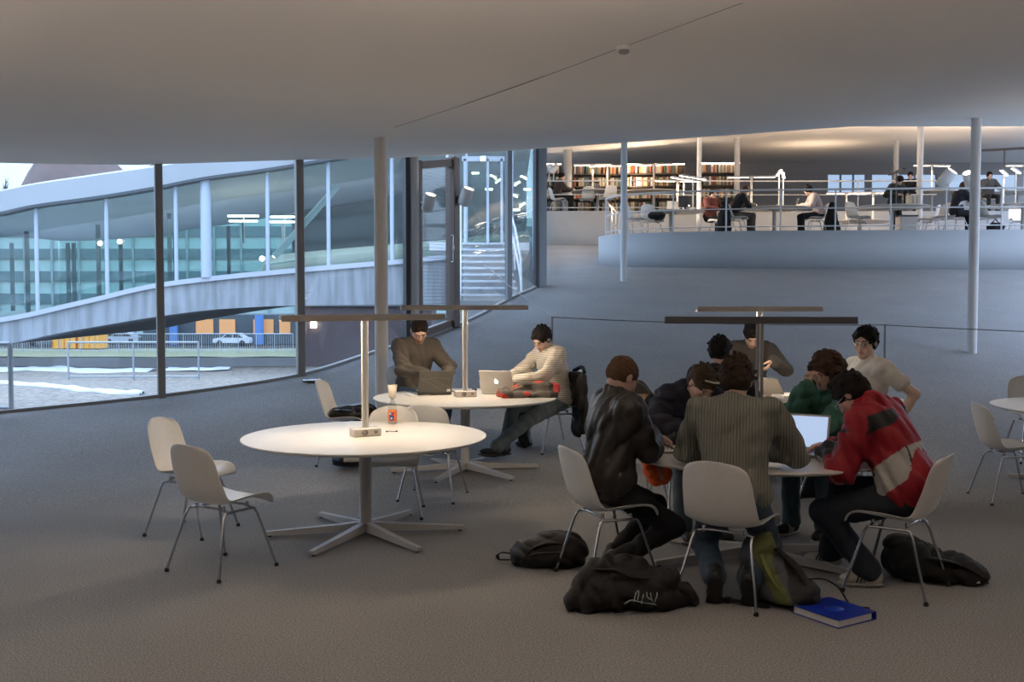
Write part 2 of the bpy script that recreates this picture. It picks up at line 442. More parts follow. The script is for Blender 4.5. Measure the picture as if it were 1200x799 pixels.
    def skcol(V):
        q = (V - HC) @ HR; c = np.tile(np.array(skin), (len(V), 1)); hc = np.array(hair[1])
        def blend(msk, col, a): c[msk] = c[msk] * (1 - a) + np.array(col) * a
        if not far:
            fr = q[:, 1] > .05
            lip = fr & (np.abs(q[:, 0]) < .023) & (q[:, 2] < -.045) & (q[:, 2] > -.070) & (q[:, 1] > .086); blend(lip, (skin[0] * .85, skin[1] * .5, skin[2] * .5), .7)
            for s in (1, -1):
                ex = np.abs(q[:, 0] - s * .031)
                blend(fr & (ex < .0135) & (np.abs(q[:, 2] - .004) < .0062), (.72, .70, .68), .9)
                blend(fr & (ex < .006) & (np.abs(q[:, 2] - .003) < .0062), (.05, .035, .025), 1.)
                blend(fr & (ex < .0165) & (np.abs(q[:, 2] - .0115) < .003), hc * .5, .7)
                blend(fr & (ex < .021) & (np.abs(q[:, 2] - .029 + ex * .12) < .0052), hc, .8)
            ck = fr & (np.abs(np.abs(q[:, 0]) - .042) < .02) & (np.abs(q[:, 2] + .022) < .018); blend(ck, (skin[0], skin[1] * .8, skin[2] * .78), .4)
            if g('beard'): blend((q[:, 1] > .01) & (q[:, 2] < -.035) & (q[:, 2] > -.13) & ~lip, hc, g('beard'))
        return c
    blob('body', O, vox, SKIN, root, colfn=skcol)
    # hair
    st = hair[0]; hm = hairmat(hair[2], hair[1]); i = {'buzz': .004, 'short': .010, 'messy': .015, 'bun': .012, 'curly': .014}[st]
    hv = .016 if far else .0055
    O = [('+', ell(H(0, -.016, .040), (.077 + i, .094 + i, .086 + i), HR), .02)]
    if st != 'curly': O.append(('+', ell(H(0, -.048, -.012), (.064 + i, .060 + i * .8, .060), HR) if st != 'buzz' else ell(H(0, -.045, .004), (.060, .056, .052), HR), .03))
    if st in ('messy', 'short') and not far:
        r = np.random.RandomState(3)
        for _ in range(90 if st == 'messy' else 80):
            v = _n(r.normal(size=3) * (1, 1, .8) + (0, -.1, .5)); q_ = 1. if st == 'messy' else .55; b = A(0, -.016, .040) + v * A(.083, .100, .091); O.append(('+', rc(H(*b), H(*(b + v * .010 * q_ + r.normal(size=3) * .010 * q_)), .012, .007), .006))
    if st == 'curly':
        r = np.random.RandomState(5)
        for _ in range(300):
            v = _n(r.normal(size=3) + (0, -.25, .1)); b = A(0, -.024, .022) + v * A(.112, .120, .126)
            if b[1] > .050 and b[2] < .065: continue
            if b[2] < -.04: b = b * A(1.05, 1, 1.25)
            O.append(('+', ell(H(*b), np.array((1, 1, 1)) * r.uniform(.011, .022)), .002))
        O.append(('+', ell(H(0, -.055, -.035), (.088, .068, .085), HR), .02))
    if st == 'bun': O.append(('+', ell(H(0, -.06, .135), (.035, .035, .035), HR), .01))
    if st != 'curly':
        fl = g('fringe', .070)
        O += [('-', ell(H(0, .125, -.060), (.085, .098, .058 + fl), HR), .012), ('-', ell(H(0, .10, -.12), (.12, .09, .125), HR), .01),
              ('-', ell(H(.094, .030, -.020), (.032, .056, .042), HR), .008), ('-', ell(H(-.094, .030, -.020), (.032, .056, .042), HR), .008), ('-', ell(H(0, -.06, -.125), (.12, .07, .055), HR), .01)]
    else: O.append(('-', ell(H(0, .125, -.055), (.062, .085, .100), HR), .02))
    blob('hair', O, hv, hm, root, warp=folds(11, .0035 if st in ('short', 'buzz') else .006, 160))
    # upper garment
    tname, tm, opt = top; iv = opt.get('inf', .010); gv = .018 if far else .0078
    O = torso(iv, w=opt.get('w', 1.))
    if opt.get('short'):
        O = torso(iv, arms=False)
        for s in (1, -1): O.append(('+', rc(SH[s], SH[s] + (AR[s][0] - SH[s]) * .52, .054 + iv, .054 + iv), .03))
    else:
        for s in (1, -1): O.append(('+', rc(AR[s][1] - _n(AR[s][1] - AR[s][0]) * .03, AR[s][1] - _n(AR[s][1] - AR[s][0]) * .005, .031 + iv, .030 + iv), .006))
    if opt.get('hood'): O.append(('+', ell(N - BX[:, 1] * .040 + u(th) * .030, (.112, .062, .062)), .03)); O.append(('+', rc(N + xr * .075 + u(th) * .02, N - xr * .075 + u(th) * .02, .042, .042), .03))
    if opt.get('collar'):
        for k in range(10):
            a = 2 * pi * k / 10; c0 = N + xr * cos(a) * .072 + BX[:, 1] * (sin(a) * .068 - .002); O.append(('+', rc(c0 - u(th) * .03, c0 + u(th) * (.052 if sin(a) < .5 else .015), .013, .010), .010))
    else: O.append(('-', rc(N + u(th) * .02, N + u(th) * .12, .050, .070), .012))
    if opt.get('long'): O.append(('+', ell(P + A(0, .005, .0), (.165 + iv * .6, .122, .09)), .04))
    # keep the cloth off the hands
    wp = folds(opt.get('seed', 1), opt.get('fold', .005), opt.get('ff', 50), 5, (1, .8, .38)) if not far else None
    blob(tname, O, gv, tm, root, warp=wp, colfn=(lambda V: opt['col'](V, P, C, N, SH, AR, u(th))) if opt.get('col') else None)
    # trousers
    bn, bmat, bopt = trousers; iv = bopt.get('inf', .012)
    O = [('+', ell(P + A(0, 0, .0), (.160 + iv, .125 + iv, .105 + iv)), .04)]
    for s in (1, -1):
        hp, kn, an, fd, tl = LG[s]
        O += [('+', rc(hp, kn, .076 + iv, .056 + iv), .03), ('+', rc(kn, an + (kn - an) * .10, .054 + iv, .044 + iv), .02), ('+', rc(an + (kn - an) * .14, an + (kn - an) * .04, .048 + iv, .052 + iv), .015)]
    blob(bn, O, gv, bmat, root, warp=folds(bopt.get('seed', 2), .005, 60) if not far else None)
    # shoes
    for s in (1, -1):
        hp, kn, an, fd, tl = LG[s]; up = A(0, 0, 1.); a = rad(tl); f2 = _n(fd * cos(a) - up * sin(a)); u2 = _n(up * cos(a) + fd * sin(a)); sd = np.cross(f2, u2); R = np.stack([sd, f2, u2], 1)
        def S(x, y, z): return an + R @ A(x, y, z)
        sh = blob('shoe', [('+', ell(S(0, -.02, -.03), (.038, .055, .045), R), .02), ('+', ell(S(0, .07, -.042), (.043, .095, .036), R), .03), ('+', rc(S(0, -.02, 0), S(0, -.025, .025), .040, .041), .02), ('-', rbox(S(0, .05, -.13), (.2, .4, .10), .001, R), .004)],
                  gv if far else .007, shoes[0], root)
        if not far:
            blob('sole', [('+', ell(S(0, .105, -.072), (.047, .075, .012), R), .02), ('+', ell(S(0, -.02, -.072), (.040, .060, .012), R), .03), ('+', rc(S(0, 0, -.072), S(0, .1, -.072), .011, .011), .03)], .006, shoes[1], sh)
            if len(shoes) > 2:
                b = MB()
                for k in range(3):
                    for sx in (-1, 1):
                        p0 = S(sx * .030, .02 + k * .02, -.004); p1 = S(sx * .046, .035 + k * .02, -.055); b.tube([p0, (np.array(p0) + p1) / 2 + R @ A(sx * .008, 0, 0), p1], .0045, 5)
                b.build('side_stripe', shoes[2], sh)
    if glasses:
        b = MB()
        for s in (1, -1):
            b.tube([H(s * .031 + .022 * cos(t), .107, .002 + .016 * sin(t)) for t in np.linspace(0, 2 * pi, 15)], .0022, 5, cap=False)
            b.tube([H(s * .053, .106, .006), H(s * .078, .08, .008), H(s * .086, .0, .010)], .002, 5)
        b.tube([H(-.010, .108, .004), H(0, .110, .007), H(.010, .108, .004)], .002, 5)
        b.build('glasses', glasses, root)
    if extra: extra(root, H, AR, N, u(th))
    return root
EXPO = 0.3
SKY = 3.1
UPS_ = [(-4.5, 3.4, 1.7, 0, .1, 200, (1., .84, .70)), (.5, 3.2, 1.7, 0, .1, 170, (1., .84, .70)), (5.5, 3.6, 1.7, 0, .1, 170, (1., .84, .70)), (-9.3, 8.6, 1.9, 0, .1, 90),
 (8, 10.5, 2.4, 0, .2, 70), (13, 16, 3.2, 0, .2, 100), (3.2, 27, 3.6, .1, .3, 260, (1., .74, .5)), (8, 27.5, 3.6, 0, .3, 260, (1., .74, .5)), (13, 28, 4.2, 0, .3, 200, (1., .74, .5)), (4, 33, 5.0, 0, .2, 80, (1., .74, .5)), (10, 34, 5.0, 0, .2, 80, (1, .74, .5))]
UPS = [(a[0], a[1], a[2], a[3], a[4], a[5] * (1.2 if a[1] < 20 else 1.7), *a[6:]) for a in UPS_]
# ------------------------------------------------------------- camera, world
cd = bpy.data.cameras.new('camera'); cam = bpy.data.objects.new('camera', cd); COL.objects.link(cam)
cd.lens = 36; cd.sensor_width = 36; cam.location = (0, 0, CAMZ); cam.rotation_euler = (pi / 2 - PIT, 0, 0); SC.camera = cam
cd.clip_end = 2000
SC.view_settings.view_transform = 'Standard'; SC.view_settings.look = 'None'; SC.view_settings.gamma = 1; SC.view_settings.use_curve_mapping = False
SC.view_settings.exposure = EXPO
w = bpy.data.worlds.new('world'); SC.world = w; w.use_nodes = True; nt = w.node_tree; N_ = nt.nodes; L_ = nt.links
bg = N_['Background']; tc = N_.new('ShaderNodeTexCoord'); sx = N_.new('ShaderNodeSeparateXYZ'); cr = N_.new('ShaderNodeValToRGB')
L_.new(tc.outputs['Generated'], sx.inputs[0]); L_.new(sx.outputs['Z'], cr.inputs['Fac']); L_.new(cr.outputs['Color'], bg.inputs['Color'])
cr.color_ramp.elements[0].position = 0.; cr.color_ramp.elements[0].color = (.23, .29, .38, 1)
cr.color_ramp.elements[1].position = .75; cr.color_ramp.elements[1].color = (.58, .76, 1.12, 1)
e_ = cr.color_ramp.elements.new(.12); e_.color = (.31, .40, .54, 1); e_ = cr.color_ramp.elements.new(.35); e_.color = (.50, .66, .95, 1)
bg.inputs['Strength'].default_value = SKY

# ------------------------------------------------------------- room shell
def carpet():
    m = mat('carpet', (.235, .225, .215), .95, spec=.15, bump=.3, bscale=260)
    nt = m.node_tree; N = nt.nodes; L = nt.links; b = N['Principled BSDF']
    tc = N.new('ShaderNodeTexCoord'); n1 = N.new('ShaderNodeTexNoise'); n1.inputs['Scale'].default_value = 110; n1.inputs['Detail'].default_value = 6
    n2 = N.new('ShaderNodeTexNoise'); n2.inputs['Scale'].default_value = 1.1; n2.inputs['Detail'].default_value = 3
    mp = N.new('ShaderNodeMapping'); mp.inputs['Scale'].default_value = (1, 1, 1)
    L.new(tc.outputs['Object'], mp.inputs[0]); L.new(mp.outputs[0], n1.inputs['Vector']); L.new(mp.outputs[0], n2.inputs['Vector'])
    r = N.new('ShaderNodeValToRGB'); r.color_ramp.elements[0].position = .33; r.color_ramp.elements[0].color = (.175, .173, .17, 1)
    r.color_ramp.elements[1].position = .68; r.color_ramp.elements[1].color = (.44, .43, .42, 1)
    L.new(n1.outputs['Fac'], r.inputs['Fac'])
    mx = N.new('ShaderNodeMix'); mx.data_type = 'RGBA'; mx.blend_type = 'MULTIPLY'; mx.inputs['Factor'].default_value = 1
    mr = N.new('ShaderNodeMapRange'); mr.inputs['To Min'].default_value = .85; mr.inputs['To Max'].default_value = 1.12; L.new(n2.outputs['Fac'], mr.inputs['Value'])
    L.new(r.outputs['Color'], mx.inputs['A']); L.new(mr.outputs['Result'], mx.inputs['B']); L.new(mx.outputs['Result'], b.inputs['Base Color'])
    return m
CARPET = carpet()
ys = list(np.arange(-4, 9, 1.0)) + list(np.arange(9.2, 34.2, .2))
def xs_row(y, n=34):
    x0 = GX(y) if y >= 9.2 else -14.
    x1 = max(8.5, min(21, .52 * y + .8)); return [x0 + (x1 - x0) * (k / n)**1.3 for k in range(n + 1)]
b = MB(); b.grid([[(x, y, FZ(y)) for x in xs_row(y)] for y in ys]); struct(b.build('floor', CARPET, None, .15, -1))
ysc = list(np.arange(-4, 9, 1.0)) + list(np.arange(9.2, 42.2, .3))
b = MB(); b.grid([[(x, y, CZ(x, y)) for x in xs_row(y)] for y in ysc]); struct(b.build('ceiling', CEIL, None, .4, 1))
# ceiling seam
def on_ceiling(px, py):
    d = ray(px, py); t = 1.
    for _ in range(60): t += (CZ(d.x * t, d.y * t) - (CAMZ + d.z * t)) / max(d.z, .05) * .5
    return V3((d.x * t, d.y * t, CAMZ + d.z * t))
p0, p1 = on_ceiling(870, 3), on_ceiling(462, 149)
pp = [p0.lerp(p1, k / 24) for k in range(25)]
b = MB(); b.tube([(p.x, p.y, CZ(p.x, p.y) - .001) for p in pp], .004, 6)
struct(b.build('trim_1', mat('seam', (.40, .38, .36), .8)))
for nm, c, d in (('wall_left', (-14.1, 2.5, 2), (.2, 13.3, 5)), ('wall_blocker_back', (-2.7, -4.1, 2), (23, .2, 5)), ('wall_blocker_right', (8.6, 3.5, 2), (.2, 15, 5))):  # out of view; back and right ones added to block sky light
    b = MB(); b.box(c, d); struct(b.build(nm, PLASTER))
# end wall behind the far terrace with a strip of windows
b = MB(); b.box((11, 41.5, 3.6), (20, .2, 4.4)); b.box((11, 41.5, 6.9), (20, .2, .75))
for x in (1.1, 12.68, 14.35, 17.2): b.box((x if x > 2 else 7., 41.5, 6.15), (.05 if x == 12.68 else .25 if x > 2 else 11.3, .16, .9))
b.box((20.7, 41.5, 6.15), (.8, .16, .9)); struct(b.build('wall_far', mat('far_wall', (.34, .32, .31), .8)))
SKYP = mat('pale_window_glass', (.5, .6, .75), .3, emit=(.55, .70, 1.), es=.9)
for k, (x0, x1) in enumerate(((12.7, 14.25), (14.45, 17.1), (17.3, 20.3))):
    b = MB(); b.box(((x0 + x1) / 2, 41.5, 6.15), (x1 - x0, .03, .84)); o = struct(b.build('window_%d' % (k + 20), glass('clear_glass', (.62, .64, .66))))
    b = MB()
    for t in (.33, .66): b.box((x0 + (x1 - x0) * t, 41.45, 6.15), (.06, .08, .84))
    b.build('window_frame', MULL, o)

# glass facade
GL = glass('facade_glass', (.94, .97, .97), 1., 1.38)
def gpt(px, guess=None):
    """point of the facade line seen at image column px"""
    lo, hi = 10.4, 24.
    for _ in range(40):
        m = (lo + hi) / 2
        if 600 + GX(m) / m * 1200 < px: lo = m
        else: hi = m
    return GX(lo), lo
def facade_piece(name, y0, y1, m, parent=None):
    n = max(3, int((y1 - y0) / .25)); b = MB()
    rows = []
    for k in range(n + 1):
        y = y0 + (y1 - y0) * k / n; x = GX(y); rows.append([(x, y, FZ(y) - .02), (x, y, CZ(x, y) + .02)])
    b.grid(rows); return b.build(name, m, parent, .02)
cuts = [9.3, gpt(12)[1], gpt(188)[1], gpt(352)[1], gpt(478)[1], gpt(491)[1], gpt(532)[1], gpt(596)[1], gpt(632)[1], 31]
wn = 1
for k in range(len(cuts) - 1):
    if k == 5: continue
    struct(facade_piece('window_%d' % wn, cuts[k], cuts[k + 1], GL)); wn += 1
tn = 2
for px, wd, dp, m in ((188, .085, .12, MULL), (352, .095, .12, MULL), (477, .07, .14, mat('dark_post', (.05, .05, .055), .4)), (596, .10, .12, STEEL), (628, .07, .12, mat('dark_post', (.05,) * 3)), (635, .17, .12, STEEL)):
    if px == 635: x, y = .575, 19.9
    else: x, y = gpt(px)
    z0, z1 = FZ(y) - .05, CZ(x, y) + .1
    b = MB(); b.box((x, y, (z0 + z1) / 2), (wd, dp, z1 - z0), rz=rad(25), bev=.008); struct(b.build('trim_%d' % tn, m)); tn += 1
x, y = gpt(483); b = MB(); z0, z1 = FZ(y) - .05, CZ(x, y) + .1; b.lathe((x + .02, y - .05, 0), [(.085, z0), (.085, z1)], 24); struct(b.build('trim_%d' % tn, PAINT)); tn += 1
# bottom channel of the glass
b = MB(); rows = []
for y in np.arange(9.3, 24, .2): rows.append([(GX(y) - .03, y, FZ(y) - .02), (GX(y) - .03, y, FZ(y) + .035), (GX(y) + .04, y, FZ(y) + .035), (GX(y) + .04, y, FZ(y) - .02)])
b.grid(rows, False); struct(b.build('trim_%d' % tn, MULL)); tn += 1
# bronze framed door in the facade
xa, ya = gpt(491); xb, yb = gpt(532); A0 = V3((xa, ya, 0)); A1 = V3((xb, yb, 0)); dv = (A1 - A0).normalized(); ang = math.atan2(dv.y, dv.x); Ld = (A1 - A0).length
door = thing('door_1', 'tall bronze framed glass door set into the curved glass facade', None, (xa, ya, FZ(ya)), ang); del door['label']
door['kind'] = 'structure'
hz = CZ(xa, ya) - FZ(ya) - .05; sl = FZ(yb) - FZ(ya); top = CZ(xb, yb) - CZ(xa, ya)
b = MB(); b.box((0, 0, hz / 2), (.07, .10, hz), bev=.005); b.box((Ld - .03, 0, hz / 2 + sl), (.17, .16, hz), bev=.005)
Mr = Matrix.Rotation(-math.atan2(top, Ld), 3, 'Y'); b.box((Ld / 2, 0, hz - .07 + top / 2), (Ld + .05, .10, .11), M=Mr)
Mr = Matrix.Rotation(-math.atan2(sl, Ld), 3, 'Y'); b.box((Ld / 2, 0, .07 + sl / 2), (Ld, .08, .12), M=Mr); b.build('door_frame', BRONZE, door)
b = MB(); b.add([(.05, .005, .12), (Ld - .12, .005, .12 + sl), (Ld - .12, .005, hz - .12 + top), (.05, .005, hz - .12)], [(0, 1, 2, 3)]); b.build('pane', GL, door, .015)
b = MB()
for k in range(44): z = .2 + k * (hz - .35) / 43; b.box(((Ld - .08) / 2, .03, z + sl * .4), (Ld - .2, .004, .005))
b.build('wire_grille', STEEL, door); b = MB(); b.tube([(Ld - .16, -.05, 1.0 + sl), (Ld - .16, -.09, 1.0 + sl), (Ld - .16, -.09, 1.4 + sl), (Ld - .16, -.05, 1.4 + sl)], .012); b.build('door_handle', CHROME, door)

# columns
def column(px, y, r, z0=None, m=WPAINT):
    x = (px - 600) / 1200 * y; z0 = FZ(y) - .05 if z0 is None else z0
    b = MB(); b.lathe((x, y, 0), [(r, z0), (r, CZ(x, y) + .05)], 32); return struct(b.build('column', m))
column(447, 10.9, .072, m=mat('column_beige', (.82, .78, .72), .5)); column(1139.5, 14.1, .066); column(730.5, 20.6, .066)
column(818, 27, .06, 3.1); column(1075, 27.5, .08, 3.1); column(1047, 33, .08, 4.2, PAINT); column(862, 32.4, .09, 4.2, PAINT); column(665, 33.0, .13, 4.2, mat('grey_core', (.42, .40, .38), .7))
# steel floor disc at the foot of the second mullion
x, y = gpt(356); o = MB(); o.lathe((0, 0, 0), [(.0, .0), (.125, .0), (.125, .012), (.10, .02), (.0, .02)], 32); o = o.build('floor_disc', CHROME)
o.location = (x + .16, y - .28, FZ(y - .28) + .004); tag(o, 'round polished steel disc on carpet at foot of window mullion', 'floor plate')

# plateau
WALLC = mat('plateau_wall', (.46, .47, .48), .75, scale=1.5)
fr = [(3.3, 31.2), (2.8, 28.5), (2.38, 26.2), (2.24, 25.1), (2.5, 24.2), (3.5, 23.45), (5, 23.0), (8, 22.65), (12, 22.4), (21, 22.2)]
def smooth_line(P, n=6):
    t = list(range(len(P))); fx = interp(t, [p[0] for p in P]); fy = interp(t, [p[1] for p in P])
    return [(fx(k / n), fy(k / n)) for k in range((len(P) - 1) * n + 1)]
frs = smooth_line(fr); PZ = 3.11
b = MB(); b.grid([[(x, y, FZ(y) - .1), (x, y, PZ)] for x, y in frs]); struct(b.build('wall_plateau', WALLC, None, .12, -1))
b = MB(); b.add([(x, y, PZ) for x, y in frs] + [(21, 31.2, PZ)], [tuple(range(len(frs) + 1))]); struct(b.build('floor_plateau', CARPET))
TZ = 4.23
te = [(.95, 31.25), (4, 31.15), (8, 31.3), (14, 31.2), (21, 31.2)]; tes = smooth_line(te)
b = MB(); b.grid([[(x, y, 2.6), (x, y, TZ)] for x, y in tes]); struct(b.build('wall_terrace', WALLC, None, .12, 1))
b = MB(); b.add([(x, y, TZ) for x, y in tes] + [(21, 41.5, TZ), (1.2, 41.5, TZ)], [tuple(range(len(tes) + 2))]); struct(b.build('floor_terrace', CARPET))

RAILM = mat('railing_paint', (.60, .61, .62), .4)
def railing(label, path, z, post_every, h=.92):
    root = thing('railing', label, 'railing', (path[0][0], path[0][1], z)); o0 = V3((path[0][0], path[0][1], 0))
    P = [V3((x, y, 0)) - o0 for x, y in path]
    for k, (hh, r) in enumerate(((h, .022), (h * .55, .014), (h * .12, .014))):
        b = MB(); b.tube([p + V3((0, 0, hh)) for p in P], r, 8); b.build('rail', RAILM, root)
    acc = 0; nxt = 0
    for a, c in zip(P, P[1:]):
        L = (c - a).length
        while nxt <= acc + L:
            p = a.lerp(c, (nxt - acc) / L); b = MB(); b.tube([p + V3((0, 0, -.02)), p + V3((0, 0, h))], .019, 8); b.build('post', RAILM, root); nxt += post_every
        acc += L
    return root
railing('white railing along the front edge of the raised plateau', [(x + .07 * (i < 30), y + .1) for i, (x, y) in enumerate(frs) if y < 30 and x < 14], PZ, 1.19)
railing('white railing along the farther terrace, beyond the passage', [(x, y + .12) for x, y in tes if x < 13.], TZ, 2.4)

# smoke detector
p = on_ceiling(731, 54)
sd = thing('smoke_detector', 'small white smoke detector on the ceiling', 'smoke detector', (p.x, p.y, CZ(p.x, p.y)))
b = MB(); b.lathe((0, 0, 0), [(.055, .0), (.055, -.02), (.048, -.028)], 28); b.build('base', WHITE_P, sd)
b = MB(); b.lathe((0, 0, 0), [(.036, -.028), (.038, -.045), (.025, -.055), (0, -.056)], 28); b.build('sensor', mat('sensor_grey', (.3, .29, .28), .5), sd)

# cable barrier on the slope
bar = thing('cable_barrier', 'thin grey cable barrier strung across the carpeted slope', 'barrier', (.48, 12.2, FZ(12.2)))
pts = [(gpt(556)[0] + .12, 16.6), (.48, 12.2), (4.3, 11.8), (9.0, 11.2)]
rel = lambda x, y, h: V3((x - .48, y - 12.2, FZ(y) + h - FZ(12.2)))
for x, y in pts[1:]:
    b = MB(); b.tube([rel(x, y, -.02), rel(x, y, .90)], .014, 8); b.lathe(rel(x, y, 0), [(.05, 0), (.05, .006), (0, .006)], 16); b.build('post', STEEL, bar)
b = MB()
for a, c in zip(pts, pts[1:]):
    P0, P1 = rel(a[0], a[1], .89), rel(c[0], c[1], .89)
    b.tube([P0.lerp(P1, t) - V3((0, 0, .12 * t * (1 - t))) for t in np.linspace(0, 1, 12)], .006, 6)
b.build('cable', STEEL, bar)

# disc on plateau wall
ring = thing('wall_disc', 'round ring plate on the plateau wall below the railing', 'wall plate', (3.83, 23.27, 2.84), rad(-17))
Mx = Matrix.Rotation(pi / 2, 3, 'X')
b = MB(); b.lathe((0, 0, 0), [(.085, 0), (.125, 0), (.125, .02), (.085, .02), (.085, 0)], 32, M=Mx); b.build('ring', mat('ring_white', (.6, .62, .64), .4), ring)
b = MB(); b.lathe((0, 0, 0), [(0, 0), (.083, 0), (.075, .012), (0, .014)], 32, M=Mx); b.build('plate', WALLC, ring)

# ------------------------------------------------------------- outside
b = MB()
prof = [(8, .42), (11, .36), (13, .26), (17, .05), (22, -.2), (28, -.46), (31.4, -.52), (31.6, -2), (32, -4.25)]
GI = interp([p_[0] for p_ in prof if p_[0] <= 31.4], [p_[1] for p_ in prof if p_[0] <= 31.4])
b.grid([[(-60 + (GX(y) - .03 + 60) * (k / 49.)**.8, y, GI(y) + .02 * sin(k * .8 + y)) for k in range(50)] for y in list(np.arange(9.3, 31.4, .3)) + [31.4]] + [[(-60 + (GX(31.4) + 60) * (k / 49.)**.8, y, z) for k in range(50)] for y, z in prof[-2:]])
ext = []
GRAVEL = mat('gravel', (.42, .40, .38), .95, bump=1., bscale=30)
nt = GRAVEL.node_tree; vo = nt.nodes.new('ShaderNodeTexVoronoi'); vo.inputs['Scale'].default_value = 13; tcg = nt.nodes.new('ShaderNodeTexCoord'); nt.links.new(tcg.outputs['Object'], vo.inputs['Vector'])
rg = nt.nodes.new('ShaderNodeValToRGB'); rg.color_ramp.elements[0].color = (.12, .10, .09, 1); rg.color_ramp.elements[1].color = (.44, .38, .31, 1); nt.links.new(vo.outputs['Color'], rg.inputs['Fac']); nt.links.new(rg.outputs['Color'], nt.nodes['Principled BSDF'].inputs['Base Color'])
def under_room(o): pass
o = struct(b.build('ground_gravel', GRAVEL, None))
b = MB(); b.grid([[(x, y, -4.25) for x in np.linspace(-220, 60, 8)] for y in (32, 60, 96, 400)]); struct(b.build('ground_asphalt', mat('asphalt', (.018, .017, .016), .9, scale=.3)))
b = MB(); b.grid([[(x, y, -4.2 + .04 * sin(x)) for x in np.linspace(-120, 20, 40)] for y in (97, 104, 112)]); tag(b.build('grass', mat('grass', (.22, .22, .12), .95, col2=(.14, .15, .08), scale=3)), 'strip of dull green grass in front of the car park', 'grass', kind='stuff')
# white sheets on the gravel
def gz(y):
    for (a, za), (c, zc) in zip(prof, prof[1:]):
        if a <= y <= c: return za + (zc - za) * (y - a) / (c - a)
    return .4
SHEET = mat('white_sheeting', (.75, .78, .82), .6, bump=.4, bscale=6)
def sheet(label, P, wd, seed):
    r = random.Random(seed); b = MB(); rows = []
    for i, (x, y) in enumerate(smooth_line(P, 8)):
        ww = wd * (.6 + .6 * abs(sin(i * .35 + seed))); rows.append([(x, y + ww * (j / 5 - .5), gz(y) + .02 + .06 * abs(sin(i * .5 + j + seed)) * (1 if 0 < j < 5 else 0)) for j in range(6)])
    b.grid(rows); tag(b.build('plastic_sheet', SHEET, None, .01), label, 'plastic sheet')
def gp(px, py):
    y = 12.
    for _ in range(50): y = .7 * y + .3 * max(11, min(30, (CAMZ - gz(y)) * 1200 / (py - 345)))
    return ((px - 600) / 1200 * y, y)
sheet('white sheeting strip lying on gravel right outside the near glass', [gp(-40, 449), gp(20, 452), gp(70, 456), gp(110, 461), gp(165, 464)], .30, 1)
sheet('crumpled white sheeting heap across the far gravel, left of the mullion', [gp(-30, 434), gp(20, 434), gp(60, 433), gp(110, 436), gp(180, 435)], 1.4, 2)
sheet('thin white sheeting strip on far gravel, right of the mullion', [gp(194, 434), gp(235, 434), gp(270, 433)], .7, 4)

# curved wing of the building across the patio
def pxs(P): return interp([(p[0] - 600) / 40 for p in P], [p[1] for p in P])
K = lambda py: CAMZ - (py - 345) / 40
ZL = pxs([(-120, .75), (0, K(372)), (100, K(351)), (190, K(331)), (350, K(314)), (480, K(303)), (620, K(288))])
ZB = pxs([(-120, .0), (0, K(404)), (65, K(391)), (116, K(382)), (190, K(370)), (260, K(362)), (350, K(358)), (480, K(357)), (620, K(356))])
RB = pxs([(-120, 3.85), (0, K(251)), (45, K(242)), (125, K(231)), (186, K(221)), (243, K(210)), (315, K(200)), (400, K(186)), (480, K(172)), (620, K(160))])
RT = pxs([(-120, 4.3), (0, K(225)), (45, K(216)), (120, K(205)), (190, K(195)), (300, K(178)), (400, K(165)), (620, K(145))])
CONC = mat('concrete', (.36, .39, .43), .85, scale=1.2, col2=(.24, .27, .31), bump=.15, bscale=8)
nt = CONC.node_tree; wv = nt.nodes.new('ShaderNodeTexNoise'); wv.inputs['Scale'].default_value = 1.; mpv = nt.nodes.new('ShaderNodeMapping'); mpv.inputs['Scale'].default_value = (5, 5, .5); tcv = nt.nodes.new('ShaderNodeTexCoord')
nt.links.new(tcv.outputs['Object'], mpv.inputs[0]); nt.links.new(mpv.outputs[0], wv.inputs['Vector']); rv = nt.nodes.new('ShaderNodeValToRGB'); rv.color_ramp.elements[0].position = .35; rv.color_ramp.elements[0].color = (.25, .27, .28, 1); rv.color_ramp.elements[1].position = .6; rv.color_ramp.elements[1].color = (.36, .38, .41, 1)
nt.links.new(wv.outputs['Fac'], rv.inputs['Fac']); nt.links.new(rv.outputs['Color'], nt.nodes['Principled BSDF'].inputs['Base Color'])
xw = np.arange(-19, .61, .2)
wing = thing('building', 'low curved building wing with white roof and glass facade, across the patio', 'building', (0, 0, 0))
b = MB(); b.grid([[(x, 30, ZL(x) - .12), (x, 30, ZB(x)), (x, 43, ZB(x)), (x, 43, ZL(x) - .12), (x, 30, ZL(x) - .12)] for x in xw], False); b.build('slab', CONC, wing)
b = MB(); b.grid([[(x, 29.9, ZL(x) - .14), (x, 29.9, ZL(x)), (x, 43, ZL(x)), (x, 43, ZL(x) - .14), (x, 29.9, ZL(x) - .14)] for x in xw], False); b.build('ledge', mat('ledge_pale', (.52, .55, .60), .6), wing)
b = MB(); b.grid([[(x, 43.2, RB(x) + .1), (x, 30.1, RB(x)), (x, 29.7, RB(x) - .02), (x, 29.55, RT(x) - .1), (x, 29.9, RT(x)), (x, 43.2, RT(x) + .1)] for x in xw], False); b.build('roof', ROOFW, wing)
b = MB(); b.grid([[(x, 29.66, RB(x) - .08), (x, 29.70, RB(x) + .02), (x, 30.1, RB(x) + .01), (x, 30.1, RB(x) - .08), (x, 29.66, RB(x) - .08)] for x in xw], False); b.build('roof_edge', mat('edge_dark', (.07, .08, .09), .6), wing)
b = MB(); b.grid([[(x, 30.0, ZL(x)), (x, 30.0, RB(x))] for x in xw]); b.build('glazing', glass('wing_glass', (.86, .93, .92), 1., 1.45), wing, .02)
b = MB(); b.grid([[(x, 43, ZL(x)), (x, 43, RB(x) + .1)] for x in xw]); b.build('rear_glazing', glass('rear_glass', (.82, .91, .89), 1., 1.3), wing, .02)
